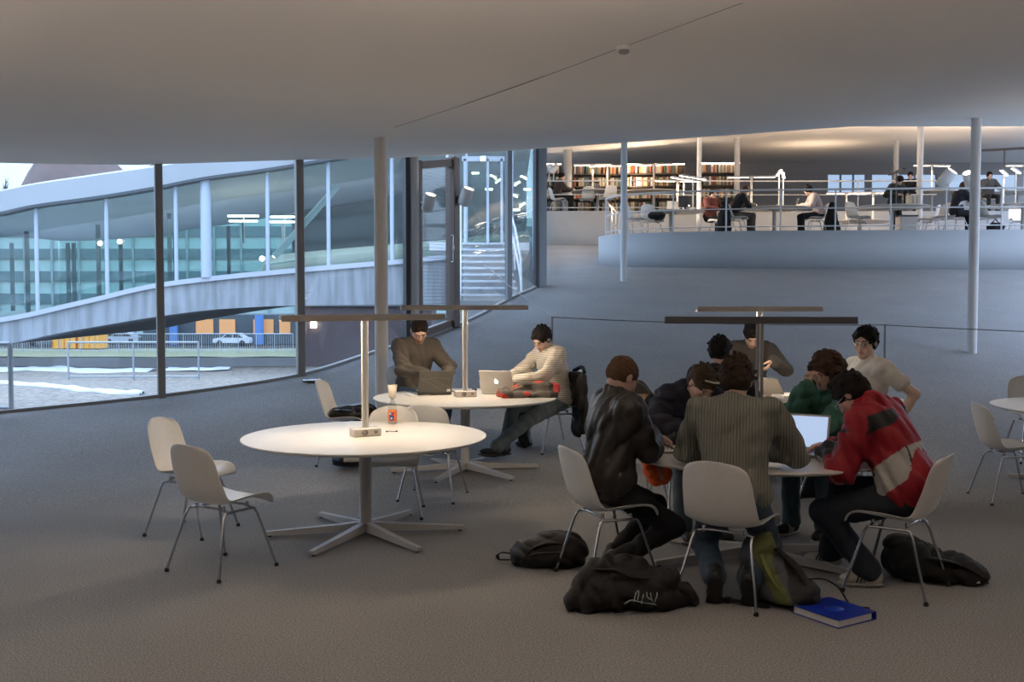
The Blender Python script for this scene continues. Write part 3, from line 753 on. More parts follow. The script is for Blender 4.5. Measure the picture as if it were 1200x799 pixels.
b = MB(); b.grid([[(x, 42.8, ZL(x)), (x, 42.8, RB(x) + .1)] for x in xw if x > -9.2]); b.build('rear_wall', mat('rear_wall_grey', (.20, .24, .26), .8, scale=.6), wing, .1)
b = MB(); b.grid([[(x, 36.8, ZL(x) + .02), (x, 36.8, ZL(x) + .35 * 1 + .5 * (x > -9))] for x in xw]); b.build('inner_wall', mat('inner_green', (.36, .44, .43), .7), wing, .1)
MW = mat('mullion_pale', (.55, .62, .72), .4, .2)
for px in (-40, 45, 127, 208, 243, 315, 386, 460):
    x = (px - 600) / 40; r = .06 if px != 243 else .16; b = MB(); b.lathe((x, 29.98, 0), [(r, ZL(x) - .02), (r, RB(x))], 12); b.build('facade_post', MW, wing)
b = MB()
for px in (3, 70, 77, 133, 198, 262, 340, 372): x = (px - 600) / 1200 * 42.; b.box((x, 42.9, (ZL(x) + RB(x)) / 2), (.14, .1, RB(x) - ZL(x)))
for x0 in (-17, -14.5, -12): b.box((x0, 36, (ZL(x0) + RB(x0)) / 2), (.12, .12, RB(x0) - ZL(x0)))
b.build('rear_post', mat('dark_teal', (.05, .09, .10), .5), wing)
b = MB(); b.tube([((325 - 600) / 36., 33, 2.9), ((395 - 600) / 36., 33.5, 5.2)], .11, 10); b.tube([((350 - 600) / 36., 34.5, 2.9), ((300 - 600) / 36., 34.5, 2.7)], .05, 8); b.build('brace', mat('brace_pale', (.45, .60, .60), .5), wing)
# lamps seen inside the wing
def tlamp_far(x, y, zt, L, label, grp='lamps seen through the far facade'):
    t = thing('table_lamp', label, 'lamp', (x, y, zt), 0, grp)
    b = MB(); b.box((0, 0, .0), (L, .06, .05)); b.build('light_bar', LEDB, t)
    b = MB(); b.box((0, 0, -.45), (.05, .05, .86)); b.build('post', WPAINT, t)
for px, py, w_, n in ((285, 253, 36, 'left'), (285, 259, 33, ''), (333, 254, 32, ''), (331, 260, 32, '')):
    p = at_y(px, py, 34); tlamp_far(p.x, 34, p.z, w_ / 1200 * 34, {285: 'lit double bar lamp inside far wing, above the blue seated people', 333: 'lit double bar lamp inside far wing, beside the dark mullion', 331: 'lit double bar lamp inside far wing, beside the dark mullion'}[px])
def fixture(px, py, y, r, label, cat='lamp', nm='round_lamp'):
    p = at_y(px, py, y); t = thing(nm, label, cat, (p.x, y, p.z)); b = MB(); b.lathe((0, 0, 0), [(0, -.02), (r, -.02), (r, .0), (0, .0)], 16, M=Matrix.Rotation(pi / 2, 3, 'X')); b.build('lens', LEDB, t)
    b = MB(); b.lathe((0, .01, 0), [(r * 1.15, 0), (r * 1.1, .25), (0, .3)], 16, M=Matrix.Rotation(-pi / 2, 3, 'X')); b.build('housing', WPAINT, t)
fixture(117, 285, 33, .075, 'round white lamp inside wing, left of the second facade post'); fixture(140, 283, 33, .075, 'round white lamp inside wing, right of the second facade post')
fixture(307, 303, 33, .08, 'lower round lamp inside wing, under the blue seated people'); fixture(322, 299, 33, .08, 'round lamp inside wing, upper one beside the pale brace')
for x in (-15.5, -11, -6.5, -2):  # unseen area lights added to brighten the wing interior
    ld = bpy.data.lights.new('wing_fill', 'AREA'); ld.size = 3.; ld.energy = 70; ld.color = (.95, .96, 1.); o = bpy.data.objects.new('wing_fill', ld); COL.objects.link(o); o.location = (x, 35, RB(x) - .35)
# office block far behind
ob = thing('building', 'large pale green office block with long window bands, seen through the wing', 'building', (0, 150, -4.2))
b = MB(); b.box((-40, 10, 8.6), (170, 16, 17.2)); b.build('wall', mat('office_green', (.42, .55, .52), .7, scale=.2), ob)
for k in range(5):
    b = MB(); b.box((-40, 1.9, 2.0 + k * 3.3), (168, .3, 1.5)); f = b.build('window_band', mat('office_glass', (.10, .17, .18), .2), ob)
b = MB()
for x in range(-120, 40, 4): b.box((x, 1.7, 8.6), (.35, .2, 17))
b.build('pilaster', mat('office_post', (.25, .34, .34), .6), ob)
# lower dark hall under the slab with lit windows and blue columns
hall = thing('building', 'dark ground floor hall with glowing orange windows under the concrete slab', 'building', (0, 120, -4.2))
b = MB(); b.box((-22, 6, 1.75), (44, 8, 3.5)); b.build('wall', mat('hall_dark', (.07, .09, .10), .7), hall)
for px0, px1 in ((222, 246), (250, 272), (290, 318), (322, 337)):
    x0, x1 = (px0 - 600) / 10., (px1 - 600) / 10.; b = MB(); b.box(((x0 + x1) / 2, 1.9, 2.1), ((x1 - x0) * .85, .2, 1.7)); b.build('lit_window', mat('orange_window', (.5, .25, .1), .5, emit=(1., .45, .16), es=.30 if px0 != 250 else .07), hall)
for px in (200, 301, 301.5): b = MB(); b.lathe(((px - 600) / 10., 1., 0), [(.5, 0), (.5, 3.5)], 12); b.build('blue_column', mat('blue_paint', (.10, .22, .50), .5), hall)
# brown shed wall at right
sh = thing('building', 'dark brown plank wall under the slab, right of the orange windows', 'building', (0, 60, -4.2))
b = MB(); b.box((-8.6, 3, 2.6), (7.6, 4, 5.2)); b.build('wall', mat('brown_wall', (.10, .07, .07), .8, scale=2), sh); b = MB(); b.box((-8.6, 3, 5.3), (8, 4.4, .2)); b.build('roof', mat('edge_dark', (.07, .08, .09)), sh)
b = MB(); b.box((-11.8, .85, 4.1), (.35, .1, .35)); b.build('wall_light', LEDB, sh)
# second pale slab below the ledge
b = MB(); b.box((-4.9, 34, K(351)), (3.0, 6, .42)); o = b.build('beam', mat('ledge_pale', (.62, .66, .72)), wing)
# hill and trees, top left
hill = MB(); hill.grid([[(x, y, -4 + h * min(1, max(.3, .3 + (x + 164) / 14)) * (1 + .06 * sin(x * .11) + .04 * sin(x * .37))) for x in np.linspace(-220, -60, 60)] for y, h in ((290, 0), (300, 14), (330, 46), (380, 52))])
struct(hill.build('hill', mat('hill_brown', (.10, .085, .08), .9, scale=.15, col2=(.20, .12, .10))))
rr = random.Random(4)
for k in range(5):
    x = (-22 + k * 11 - 600) / 1200 * 250; t = thing('bare_tree', 'bare winter tree on the skyline, %s' % ('leftmost of the row', 'second from the left', 'third from the left', 'fourth from the left', 'rightmost of the row, by the dark hill')[k], 'tree', (x, 250 + k * 9, -4.25))
    b = MB(); b.tube([(0, 0, 0), (0, 0, 21), (.1, 0, 27), (0, 0, 35)], [.6, .4, .25, .05], 6); b.build('trunk', mat('bark', (.10, .09, .09), .9), t)
    b = MB()
    for _ in range(40):
        z = rr.uniform(21, 34); a = rr.uniform(0, 6.28); L = (36 - z) * .16; q = V3((cos(a) * L, sin(a) * L, z + L * .9)); b.tube([(0, 0, z), q * .5 + V3((0, 0, z * .5)), q], [.13, .09, .03], 5)
        for _ in range(3): e = q + V3((rr.uniform(-.6, .6), rr.uniform(-.5, .5), rr.uniform(0, 2))); b.tube([q * .7 + V3((0, 0, z * .3)), e], [.06, .02], 4)
    b.build('branches', mat('bark', (.1, .09, .09)), t)
# container, cars, fences, tape
ct = thing('container', 'orange yellow steel container on the grass edge, far outside the left window', 'container', ((89.5 - 600) / 1200 * 110, 110, -4.2))
OR = mat('container_orange', (.95, .42, .03), .55); b = MB(); b.box((-1.45, 1.2, 1.2), (2.5, 2.2, 2.25), bev=.03); b.build('left_box', OR, ct); b = MB(); b.box((1.25, 1.2, 1.42), (2.4, 2.2, 2.7), bev=.03); b.build('right_box', OR, ct)
b = MB()
for x in (-2.6, -2.0, -1.4, -.8, .1, .7, 1.3, 1.9, 2.4): b.box((x, .07, 1.2), (.05, .06, 2.1))
b.build('rib', mat('container_rib', (.5, .22, .03), .5), ct)
def car(px, y, L, col, label, z=-4.2, flip=1):
    c = thing('car', label, 'car', ((px - 600) / 1200 * y, y, z)); H = 1.42
    P = [(-L / 2, .35), (-L / 2, .75), (-L * .44, .85), (-L * .26, .92), (-L * .12, H), (L * .22, H), (L * .38, .95), (L * .48, .88), (L / 2, .7), (L / 2, .3)]
    b = MB(); n = len(P); b.add([(flip * x, 0, zz) for x, zz in P] + [(flip * x, 1.7, zz) for x, zz in P], [tuple(range(n)), tuple(range(n, 2 * n))[::-1]] + [(i, (i + 1) % n, n + (i + 1) % n, n + i) for i in range(n)]); b.build('body', mat('car_' + col[0], col[1], .3, coat=.6), c)
    b = MB(); b.add([(flip * x, -.01, zz) for x, zz in ((-L * .22, .93), (-L * .11, 1.33), (L * .04, 1.33), (L * .04, .93))] + [(flip * x, -.01, zz) for x, zz in ((L * .06, .93), (L * .06, 1.33), (L * .2, 1.33), (L * .33, .93))], [(0, 1, 2, 3), (4, 5, 6, 7)]); b.build('window', DPLAST, c, .02)
    for x in (-L * .31, L * .31): b = MB(); b.lathe((flip * x, .1, .32), [(0, -.1), (.2, -.1), (.32, -.06), (.32, .12), (0, .12)], 18, M=Matrix.Rotation(pi / 2, 3, 'X')); b.build('wheel', BLACK, c)
    return c
car(270, 118, 4.2, ('white', (.7, .72, .75)), 'white hatchback parked beyond the fence, left of the dark mullion'); car(413, 116, 4.4, ('green', (.16, .30, .28)), 'dark green car parked beyond the fence, right of the dark mullion')
car(140, 122, 4.2, ('silver', (.45, .48, .52)), 'silver car parked just right of the orange container'); car(50, 118, 4.0, ('grey', (.16, .17, .19)), 'dark car behind the red and white tape, left of the container', flip=-1)
car(463, 62, 4.2, ('pale', (.55, .60, .68)), 'pale car close behind the beige column', flip=-1)
tp = thing('barrier_tape', 'red and white barrier boards beside the orange container', 'barrier', ((30 - 600) / 1200 * 110, 110, -2.6))
for k in range(8): b = MB(); b.box((-1.6 + k * .75, 0, .25 + .05 * k * .5), (.75, .05, .5)); b.build('board', mat('tape_red', (.5, .03, .04), .5) if k % 2 else mat('tape_white', (.8, .8, .8), .5), tp)
FENCE = mat('galvanised', (.42, .46, .50), .4, .5)
def fence(px0, px1, y, z, h, label, nb, r=.03, bars=True):
    x0, x1 = (px0 - 600) / 1200 * y, (px1 - 600) / 1200 * y; t = thing('fence', label, 'fence', (x0, y, z)); L = x1 - x0
    b = MB(); b.tube([(0, 0, h), (L, 0, h)], r, 6); b.build('top_rail', FENCE, t); b = MB(); b.tube([(0, 0, h * (.12 if bars else .07)), (L, 0, h * (.12 if bars else .07))], r * .8, 6); b.build('bottom_rail', FENCE, t)
    if bars:
        b = MB()
        for k in range(nb * 8 + 1): b.tube([(L * k / (nb * 8), 0, h * .12), (L * k / (nb * 8), 0, h)], r * .4, 4)
        b.build('bars', FENCE, t)
    for k in range(nb + 1): b = MB(); b.tube([(L * k / nb, 0, -.02), (L * k / nb, 0, h)], r, 6); b.build('post', FENCE, t)
fence(-20, 184, 104, -4.2, 1.9, 'crowd control fence on the far grass, left of the near mullion', 9, .05); fence(193, 343, 104, -4.2, 1.9, 'crowd control fence on the far grass, between the two dark mullions', 7, .05); fence(360, 470, 104, -4.2, 1.9, 'crowd control fence on far grass, right of the second mullion', 5, .05)
p = at_y(79, 401, 24.); fence(79, 232, 24., gz(24), p.z - gz(24), 'galvanised two rail handrail standing on the gravel', 2, .025, False)
fence(-60, 11, 12.0, gz(12), CAMZ - 58 * 12 / 1200. - gz(12), 'grey green handrail at the left picture edge, just outside the glass', 2, .03, False)

# white stair and glass doors across the patio
def q(px, py, y): return at_y(px, py, y)
st = thing('staircase', 'white outdoor stair with curved railings behind the facade glass', 'staircase', (q(575, 352, 24).x, 24, q(575, 352, 24).z))
ns = 9
for k in range(ns): b = MB(); b.box((.0 - .03 * k, .3 * k + .15, .165 * (k + 1) - .04), (1.35 - .03 * k, .34, .05), bev=.006); b.box((-.03 * k, .3 * k + .28, .165 * k + .06), (1.3 - .03 * k, .03, .14)); b.build('step', mat('stair_white', (.68, .72, .76), .6), st)
b = MB(); b.box((-.35, ns * .3 + 1.3, ns * .165 - .1), (2.6, 2.6, .2)); b.build('landing', mat('stair_white', (.6, .64, .68)), st)
for sx in (-1, 1):
    b = MB()
    for hh in (1.0, .55):
        b.tube([(sx * .72 + (.02 if sx < 0 else 0), -.25, hh * .2), (sx * .72 - .02 * sx, -.05, hh), (sx * .68 - .1, 1.2, hh + .75), (sx * .62 - .22, ns * .3 - .1, hh + ns * .165 - .02), (sx * .62 - .24, ns * .3 + .8, hh + ns * .165)], .028, 8)
    for t in (0, .5, 1): b.tube([(sx * (.72 - .1 * t) - .2 * t, ns * .3 * t, ns * .165 * t), (sx * (.72 - .1 * t) - .2 * t, ns * .3 * t, ns * .165 * t + 1.)], .022, 8)
    b.build('handrail', mat('rail_white', (.75, .80, .85), .4), st)
gd = thing('glass_door', 'white framed double glass doors at the top of the outdoor stair', 'door', (q(545, 290, 28).x, 28, q(545, 290, 28).z - .1))
gw, gh = .90, 2.5
b = MB()
for x, w_ in ((0, .07), (.62, .07), (1.0, .07)): b.box((x, 0, gh / 2), (w_, .08, gh))
b.box((.5, 0, .05), (1.05, .08, .1)); b.box((.5, 0, gh), (1.15, .08, .13)); b.build('frame', mat('door_white', (.66, .72, .80), .5), gd)
for x0, x1 in ((.03, .58), (.66, .97)): b = MB(); b.box(((x0 + x1) / 2, 0, gh / 2), (x1 - x0, .02, gh - .2)); b.build('pane', glass('wing_glass', (.7, .82, .82)), gd)
es_ = thing('exit_sign', 'small glowing pale green exit sign above the patio doors', 'sign', (q(566, 186, 27.9).x, 27.9, q(566, 186, 27.9).z))
b = MB(); b.box((0, 0, 0), (.16, .05, .15), bev=.01); b.build('sign_box', WPAINT, es_); b = MB(); b.box((0, -.03, 0), (.14, .01, .13)); b.build('sign_face', emission('exit_green', (.75, 1., .85), 2.2), es_)
# patio glass wall behind the door
pw = thing('building', 'glazed patio wall of grey green panes behind the outdoor stair', 'building', (0, 29, 0))
b = MB(); b.box((-.6, .6, 1.9), (2.6, .1, 2.6)); b.build('wall', mat('patio_wall', (.30, .35, .37), .7), pw)
b = MB(); b.box((-.6, .5, 4.6), (2.6, .03, 3.4)); b.build('glazing', glass('wing_glass', (.7, .8, .8)), pw)
b = MB()
for x in (-1.85, -1.3, .0, .62): b.box((x, .45, 4.4), (.07, .08, 4.)) 
b.build('mullion', MW, pw)
for k, (px, py) in enumerate(((557, 203), (578, 207), (584, 212), (573, 222), (614, 208), (606, 215), (618, 222), (603, 229), (612, 240), (605, 246))):
    p = at_y(px, py, 30.5 if px < 595 else 32); t = thing('ceiling_lamp', 'small bright lamp glinting behind the patio glass', 'lamp', p, 0, 'small lamps glinting behind the patio glass')
    b = MB(); b.box((0, 0, 0), (.22, .05, .05), M=Matrix.Rotation(rad((0, 30, -40)[k % 3]), 3, 'Y'), bev=.01); b.build('light_bar', LEDB, t); b = MB(); b.box((0, .06, .03), (.26, .05, .06)); b.build('housing', WPAINT, t)

# ------------------------------------------------------------- furniture prototypes
def shell_mesh():
    prof = [(.235, .405), (.225, .428), (.19, .438), (.12, .434), (.03, .424), (-.06, .418), (-.13, .425), (-.175, .45), (-.205, .49), (-.228, .55), (-.248, .62), (-.268, .70), (-.285, .77), (-.296, .80), (-.300, .812)]
    hw = [.20, .222, .231, .234, .233, .230, .226, .222, .218, .214, .208, .202, .188, .160, .12]
    n = 15; rows = []
    for i, ((y, z), w) in enumerate(zip(prof, hw)):
        t = i / (len(prof) - 1); back = min(1, max(0, (t - .35) / .3)); row = []
        for j in range(n):
            s = -1 + 2 * j / (n - 1); e = abs(s)**2.6
            mid = sin(pi * min(1, max(0, (t - .08) / .5))) if t < .58 else 0
            up = (.018 + .035 * mid) * e * (1 - back); fw = (.052 * e) * back + .02 * e * sin(pi * min(1, max(0, (t - .3) / .4)))
            if t < .1: up = .004 * e - .02 * e * (1 - t / .1)
            row.append((s * w, y + fw, z + up + (.0 if i < len(prof) - 3 else -.018 * abs(s)**3)))
        rows.append(row)
    return rows
def make_chair(name, label, m, group=None):
    t = thing(name, label, 'chair', (0, 0, 0), 0, group)
    b = MB(); b.grid(shell_mesh()); o = b.build('seat_shell', m, t, .009, -1)
    sb = o.modifiers.new('sub', 'SUBSURF'); sb.levels = 1; sb.render_levels = 1
    for sx in (-1, 1):
        for sy in (-1, 1):
            foot = V3((sx * .235, sy * .23, .012)); knee = V3((sx * .165, sy * .125, .375)); P = [foot, knee - (knee - foot).normalized() * .03]
            P += [knee.lerp(V3((sx * .165, sy * .09, .382)), k / 4) + V3((0, 0, .003 * sin(pi * k / 4))) for k in range(1, 5)]; P.append(V3((sx * .165, 0, .382)))
            b = MB(); b.tube(P, .0085, 10); l = b.build('leg', CHROME, t)
            b = MB(); b.lathe((foot.x, foot.y, 0), [(.013, 0), (.015, .006), (.011, .02), (.009, .022)], 12); b.build('glide', BLACK, l)
    b = MB()
    for sy in (-.09, .10):
        b.tube([(-.165, sy, .382), (-.10, sy, .395), (.10, sy, .395), (.165, sy, .382)], .008, 8)
        for sx in (-.12, .12): b.tube([(sx, sy, .385), (sx, sy, .418)], .011, 8)
    b.build('seat_support', CHROME, t)
    return t
chair0 = make_chair('shell_chair', 'x', WHITE_P)
USED = [False]
def chair(x, y, rz, label, z=None, group='white shell chairs', m=None, sc=None):
    z = FZ(y) if z is None else z
    if not USED[0]: c = chair0; c.location = (x, y, z); c.rotation_euler = (0, 0, rz); c['label'] = label; c['group'] = group; USED[0] = True
    else: c = dup(chair0, (x, y, z), rz, label, group, sc)
    if z < 3 and y > 8.4:
        # follow the slope a little
        c.rotation_euler = (0, 0, rz)
    return c
def make_table(name, label, R=.86, H=.70, n=6, a0=0.):
    t = thing(name, label, 'table')
    b = MB(); b.lathe((0, 0, 0), [(0, H - .028), (R - .05, H - .028), (R - .004, H - .012), (R, H - .006), (R - .002, H), (0, H)], 96, smooth=False); b.build('tabletop', TOPW, t)
    b = MB(); b.lathe((0, 0, 0), [(.16, H - .032), (.16, H - .040), (.05, H - .06), (.044, H - .07), (.044, .06), (.052, .05), (.052, .03)], 32); b.build('column', PAINT, t)
    for k in range(n):
        a = a0 + 2 * pi * k / n; d = V3((cos(a), sin(a), 0)); s = V3((-sin(a), cos(a), 0)); L = .70
        sec = [(.03, .032, .025, .088), (L * .5, .028, .018, .062), (L - .01, .022, .012, .040), (L, .020, .014, .036)]; vs = []
        for r, hw, z0, z1 in sec: vs += [d * r - s * hw + V3((0, 0, z0)), d * r + s * hw + V3((0, 0, z0)), d * r + s * hw * .8 + V3((0, 0, z1)), d * r - s * hw * .8 + V3((0, 0, z1))]
        fs = [(3, 2, 1, 0), (12, 13, 14, 15)] + [(i * 4 + j, i * 4 + (j + 1) % 4, i * 4 + 4 + (j + 1) % 4, i * 4 + 4 + j) for i in range(3) for j in range(4)]
        b = MB(); b.add(vs, fs); l = b.build('leg', PAINT, t)
        b = MB(); p = d * (L - .03); b.lathe((p.x, p.y, 0), [(.014, 0), (.014, .016)], 12); b.build('glide', BLACK, l)
    return t
def make_lamp(lit, label, L=1.2, H=.84, barm=None, postm=None):
    t = thing('table_lamp', label, 'lamp')
    b = MB(); b.box((0, 0, .029), (.20, .115, .058), bev=.006); bs = b.build('base', mat('socket_box', (.58, .54, .50), .45), t)
    b = MB(); b.lathe((-.02, -.058, .03), [(0, .0), (.022, .0), (.022, .004), (.017, .005), (.015, .001), (0, .001)], 20, M=Matrix.Rotation(pi / 2, 3, 'X')); b.build('socket', mat('socket_dark', (.25, .22, .2), .4), bs); b = MB(); b.box((.06, -.059, .03), (.025, .004, .02)); b.build('switch', mat('socket_dark', (.25, .22, .2), .4), bs)
    for s in (-1, 1): b = MB(); b.box((s * .0135, 0, .058 + (H - .058) / 2), (.020, .022, H - .058), bev=.003); b.build('post', postm or mat('lamp_post', (.74, .70, .64), .4), t)
    b = MB(); b.box((0, 0, H + .003), (L, .075, .034), bev=.004)
    b.box((0, .034, H - .016), (L, .007, .018)); b.box((0, -.034, H - .016), (L, .007, .018)); b.build('lamp_bar', barm or ALU, t)
    for s in (-1, 1):
        b = MB(); b.box((s * L * .27, 0, H - .016), (L * .42, .05, .008)); b.build('light_strip', LED if lit else mat('strip_off', (.5, .5, .48), .5), t)
    return t
def lamp_light(root, e, H=.84, L=1.1):
    for s in (-1, 1):
        ld = bpy.data.lights.new('lamp_light', 'AREA'); ld.shape = 'RECTANGLE'; ld.size = L * .42; ld.size_y = .04; ld.energy = e / 2; ld.color = (1., .80, .58)
        o = bpy.data.objects.new('lamp_light', ld); COL.objects.link(o); o.parent = root; o.location = (s * L * .27, 0, H - .024)
def floodlight(loc, aim, label, power, size=.10, Lc=.30, mount=None, cone=95, col=(1., .80, .60), emit=12):
    d = (V3(aim) - V3(loc)).normalized(); t = thing('spotlight', label, 'spotlight', loc); M = d.to_track_quat('Z', 'Y').to_matrix()
    b = MB(); b.lathe((0, 0, 0), [(size * .8, -Lc), (size, -Lc * .9), (size, 0), (size * .93, 0), (size * .9, -.03)], 28, M=M); b.build('housing', WPAINT, t)
    b = MB(); b.lathe((0, 0, 0), [(0, -.035), (size * .9, -.035), (size * .9, -.025), (0, -.025)], 28, M=M); b.build('lens', emission('flood_lens', (1., .90, .76), emit), t)
    if mount is not None: b = MB(); b.tube([V3((0, 0, 0)) - d * Lc * .5, V3(mount) - V3(loc)], .015, 8); b.build('bracket', WPAINT, t)
    if power:
        ld = bpy.data.lights.new('spot', 'SPOT'); ld.energy = power; ld.spot_size = rad(cone); ld.spot_blend = .9; ld.shadow_soft_size = size * .8; ld.color = col
        o = bpy.data.objects.new('spot', ld); COL.objects.link(o); o.parent = t; o.location = d * .02; o.rotation_euler = (-d).to_track_quat('Z', 'Y').to_euler()
    return t
# ------------------------------------------------------------- tables and chairs
T1 = (-1.04, 7.22); T2 = (-.44, 9.6); T3 = (1.555, 6.55); T4 = (2.27, 9.4); T5 = (5.16, 9.0)
tb = make_table('round_table', 'round white table in front left, with drink bottle and lit lamp', a0=rad(8)); tb.location = (*T1, FZ(T1[1])); tb['group'] = 'round white tables'
TG = 'round white tables'
tables = {1: tb}
tables[2] = dup(tb, (*T2, FZ(T2[1])), rad(2), 'round white table with two open laptops facing two seated men', TG)
tables[3] = dup(tb, (*T3, FZ(T3[1])), rad(10), 'round table under the unlit dark lamp, crowded with students and papers', TG)
tables[4] = dup(tb, (*T4, FZ(T4[1])), rad(5), 'lit white table behind the crowded one, with books and side-on laptop', TG)
tables[5] = dup(tb, (*T5, FZ(T5[1])), rad(20), 'round white table cut by the right picture edge', TG)
def tz(k): return FZ((T1, T2, T3, T4, T5)[k - 1][1]) + .70
def lamp_on(T, k, rz, lit, label, e=9, dx=0, dy=0, L=1.2, **kw):
    l = make_lamp(lit, label, L, **kw); l.location = (T[0] + dx, T[1] + dy, tz(k)); l.rotation_euler = (0, 0, rz); l['group'] = 'T-shaped table lamps'
    if lit: lamp_light(l, e)
    return l
lamp_on(T1, 1, rad(27), True, 'lit T-shaped lamp on the front left table beside the bottle', 10, dx=.0)
lamp_on(T2, 2, rad(12), True, 'lit T-shaped lamp between the two open laptops', 10)
lamp_on(T3, 3, rad(-4), False, 'unlit dark T-shaped lamp over the crowded table', dx=.02, dy=-.05, L=1.2, barm=DARKBAR, postm=mat('post_grey', (.30, .31, .32), .4, .3))
lamp_on(T4, 4, rad(8), True, 'lit T-shaped lamp on table behind the crowded one', 9, dx=.0)
WG = 'white shell chairs'
chair(-2.30, 7.30, rad(-106), 'empty white shell chair, leftmost in the photo, lit side facing the lamp')
chair(-1.80, 6.29, rad(-33), 'empty grey-looking shell chair nearest the camera on the left, back turned')
chair(-1.60, 9.86, rad(-97), 'white shell chair behind front left table with a black bag on its seat')
chair(-.93, 7.88, rad(183), 'empty white chair tucked behind the front left table, facing the camera')
chair(-.66, 8.50, rad(-12), 'empty chair tucked at near side of laptop table, back turned to the camera')
chair(-1.0, 10.42, rad(-145), 'chair under the man in the taupe sweater')
chair(.42, 10.25, rad(112), 'chair under the man in striped pale sweater, black coat on its back')
chair(.57, 6.09, rad(-69), 'white shell chair under the man in leather jacket')
chair(1.22, 5.67, rad(-33), 'white shell chair under the man in ribbed sweater, its back to the camera')
chair(2.22, 5.85, rad(53), 'white shell chair under the man in red jacket')
chair(2.36, 7.42, rad(135), 'chair under the curly haired person in green hoodie')
chair(1.25, 7.42, rad(-163), 'chair under the person in navy hoodie')
chair(.95, 8.02, rad(-165), 'chair holding the tan and black backpack behind the leather jacket man')
chair(1.68, 8.42, rad(-20), 'chair under the dark haired person seen only from behind')
chair(2.42, 10.5, rad(170), 'chair under the person in charcoal sweater at the lit rear table')
chair(3.02, 8.62, rad(100), 'chair under the man in white T-shirt and glasses')
chair(4.10, 8.40, rad(-92), 'empty white chair at the right edge table, side on')
chair(5.12, 9.95, rad(176), 'empty white chair behind the right edge table, partly cut off')

# ------------------------------------------------------------- people
JEANS = mat('denim', (.075, .115, .165), .85, col2=(.04, .065, .10), scale=25, bump=.3, bscale=300)
JEANS2 = mat('denim_faded', (.20, .25, .27), .85, col2=(.11, .14, .16), scale=10, bump=.3, bscale=300)
JEANST = mat('denim_teal', (.10, .15, .17), .85, col2=(.06, .09, .11), scale=12)
JEANSD = mat('denim_dark', (.022, .030, .045), .85, col2=(.012, .016, .025), scale=20)
BLKT = mat('black_cotton', (.010, .010, .012), .85)
SOLEW = mat('sole_white', (.50, .48, .44), .7); SOLEB = mat('sole_black', (.02, .02, .02), .7)
SHB = mat('shoe_black', (.02, .02, .022), .6); SHW = mat('shoe_cream', (.55, .52, .46), .6); SHD = mat('shoe_dark', (.05, .05, .055), .6)
def at_chair(x, y, rz): return ((x, y, FZ(y)), rz)

# man in taupe sweater
person('person in a taupe sweater typing on the black laptop', (-.98, 10.36, FZ(10.3)), rad(-150), dict(lean=14, pitch=38, yaw=-18, rh=(.10, .44, .755), lh=(-.14, .44, .755), beard=.25, neck=30, rf=(.10, .42, .085), lf=(-.15, .28, .085)),
       ('sweater', mat('taupe_knit', (.095, .080, .066), .9, bump=.3, bscale=150), dict(inf=.018, seed=3, fold=.011)), ('trousers', JEANS, {}), (SHD, SOLEW, SOLEW), ('buzz', (.030, .018, .012), 'dark1'), skin=(.58, .37, .28), sc=1.05)
# man in striped sweater
person('person in a pale striped sweater and faded jeans at the white laptop', (.40, 10.16, FZ(10.2)), rad(118), dict(lean=16, pitch=34, yaw=25, rh=(.12, .46, .755), lh=(-.12, .46, .755), neck=28, rf=(.08, .50, .085), lf=(-.06, .70, .085), lfd=(.05, 1, 0), lftilt=-5, rfhint=(.3, 1, .9), lfhint=(-.3, 1, .9)),
       ('sweater', stripes('striped_knit', (.62, .57, .49), (.42, .38, .33), 'Z', 15., .9, .3, .35), dict(inf=.02, seed=5, long=True, fold=.012)), ('trousers', JEANS2, {}), (SHB, SOLEB), ('short', (.015, .010, .008), 'black1'), skin=(.62, .43, .34), sc=1.0)
# leather jacket
LEATH = mat('leather', (.040, .034, .028), .46, spec=.5, col2=(.018, .015, .013), scale=6, bump=.5, bscale=22, coat=.0)
person('person in a dark leather jacket and black trousers, writing with a pen', (.57, 6.10, FZ(6.1)), rad(-68), dict(lean=9, pitch=30, yaw=10, neck=24, rh=(-.08, .35, .775), lh=(-.28, .45, .775), hoff=(-.02, -.03, 0), pinch=1, rc=(40, 55, 30), lc=(25, 40, 30), rhint=(1, -.4, -.7), lhint=(-.8, 0, -.5), pelvis=(.0, .0, .55),
        rf=(.05, .02, .10), lf=(-.10, .10, .10), rftilt=35, lftilt=25, rfhint=(.25, 1, .6), lfhint=(-.1, 1, .6)),
       ('leather_jacket', LEATH, dict(inf=.024, w=1.12, seed=8, fold=.013, ff=55, collar=True, long=True)), ('trousers', BLKT, dict(inf=.006)), (SHD, SOLEW), ('buzz', (.16, .085, .045), 'ginger'), skin=(.55, .35, .27), sc=1.03)
# ribbed sweater
person('person in a grey green ribbed sweater, back to the camera', (1.25, 5.72, FZ(5.7)), rad(-14), dict(lean=20, pitch=22, neck=26, re=(.33, .20, .72), rh=(.06, .42, .745), le=(-.27, .22, .72), lh=(-.06, .42, .745), pelvis=(0, -.07, .55), shw=.195,
        rf=(.09, -.16, .14), lf=(-.09, -.16, .14), rftilt=58, lftilt=58, rfhint=(.25, 1, .1), lfhint=(-.2, 1, .1)),
       ('sweater', stripes('ribbed_knit', (.235, .235, .195), (.145, .147, .122), 'X', 20., .95, .6), dict(inf=.022, w=1.12, seed=4, fold=.010, long=True)), ('trousers', JEANS, {}), (SHB, SOLEB), ('messy', (.050, .030, .018), 'brown1'), skin=(.55, .33, .25), sc=1.05)
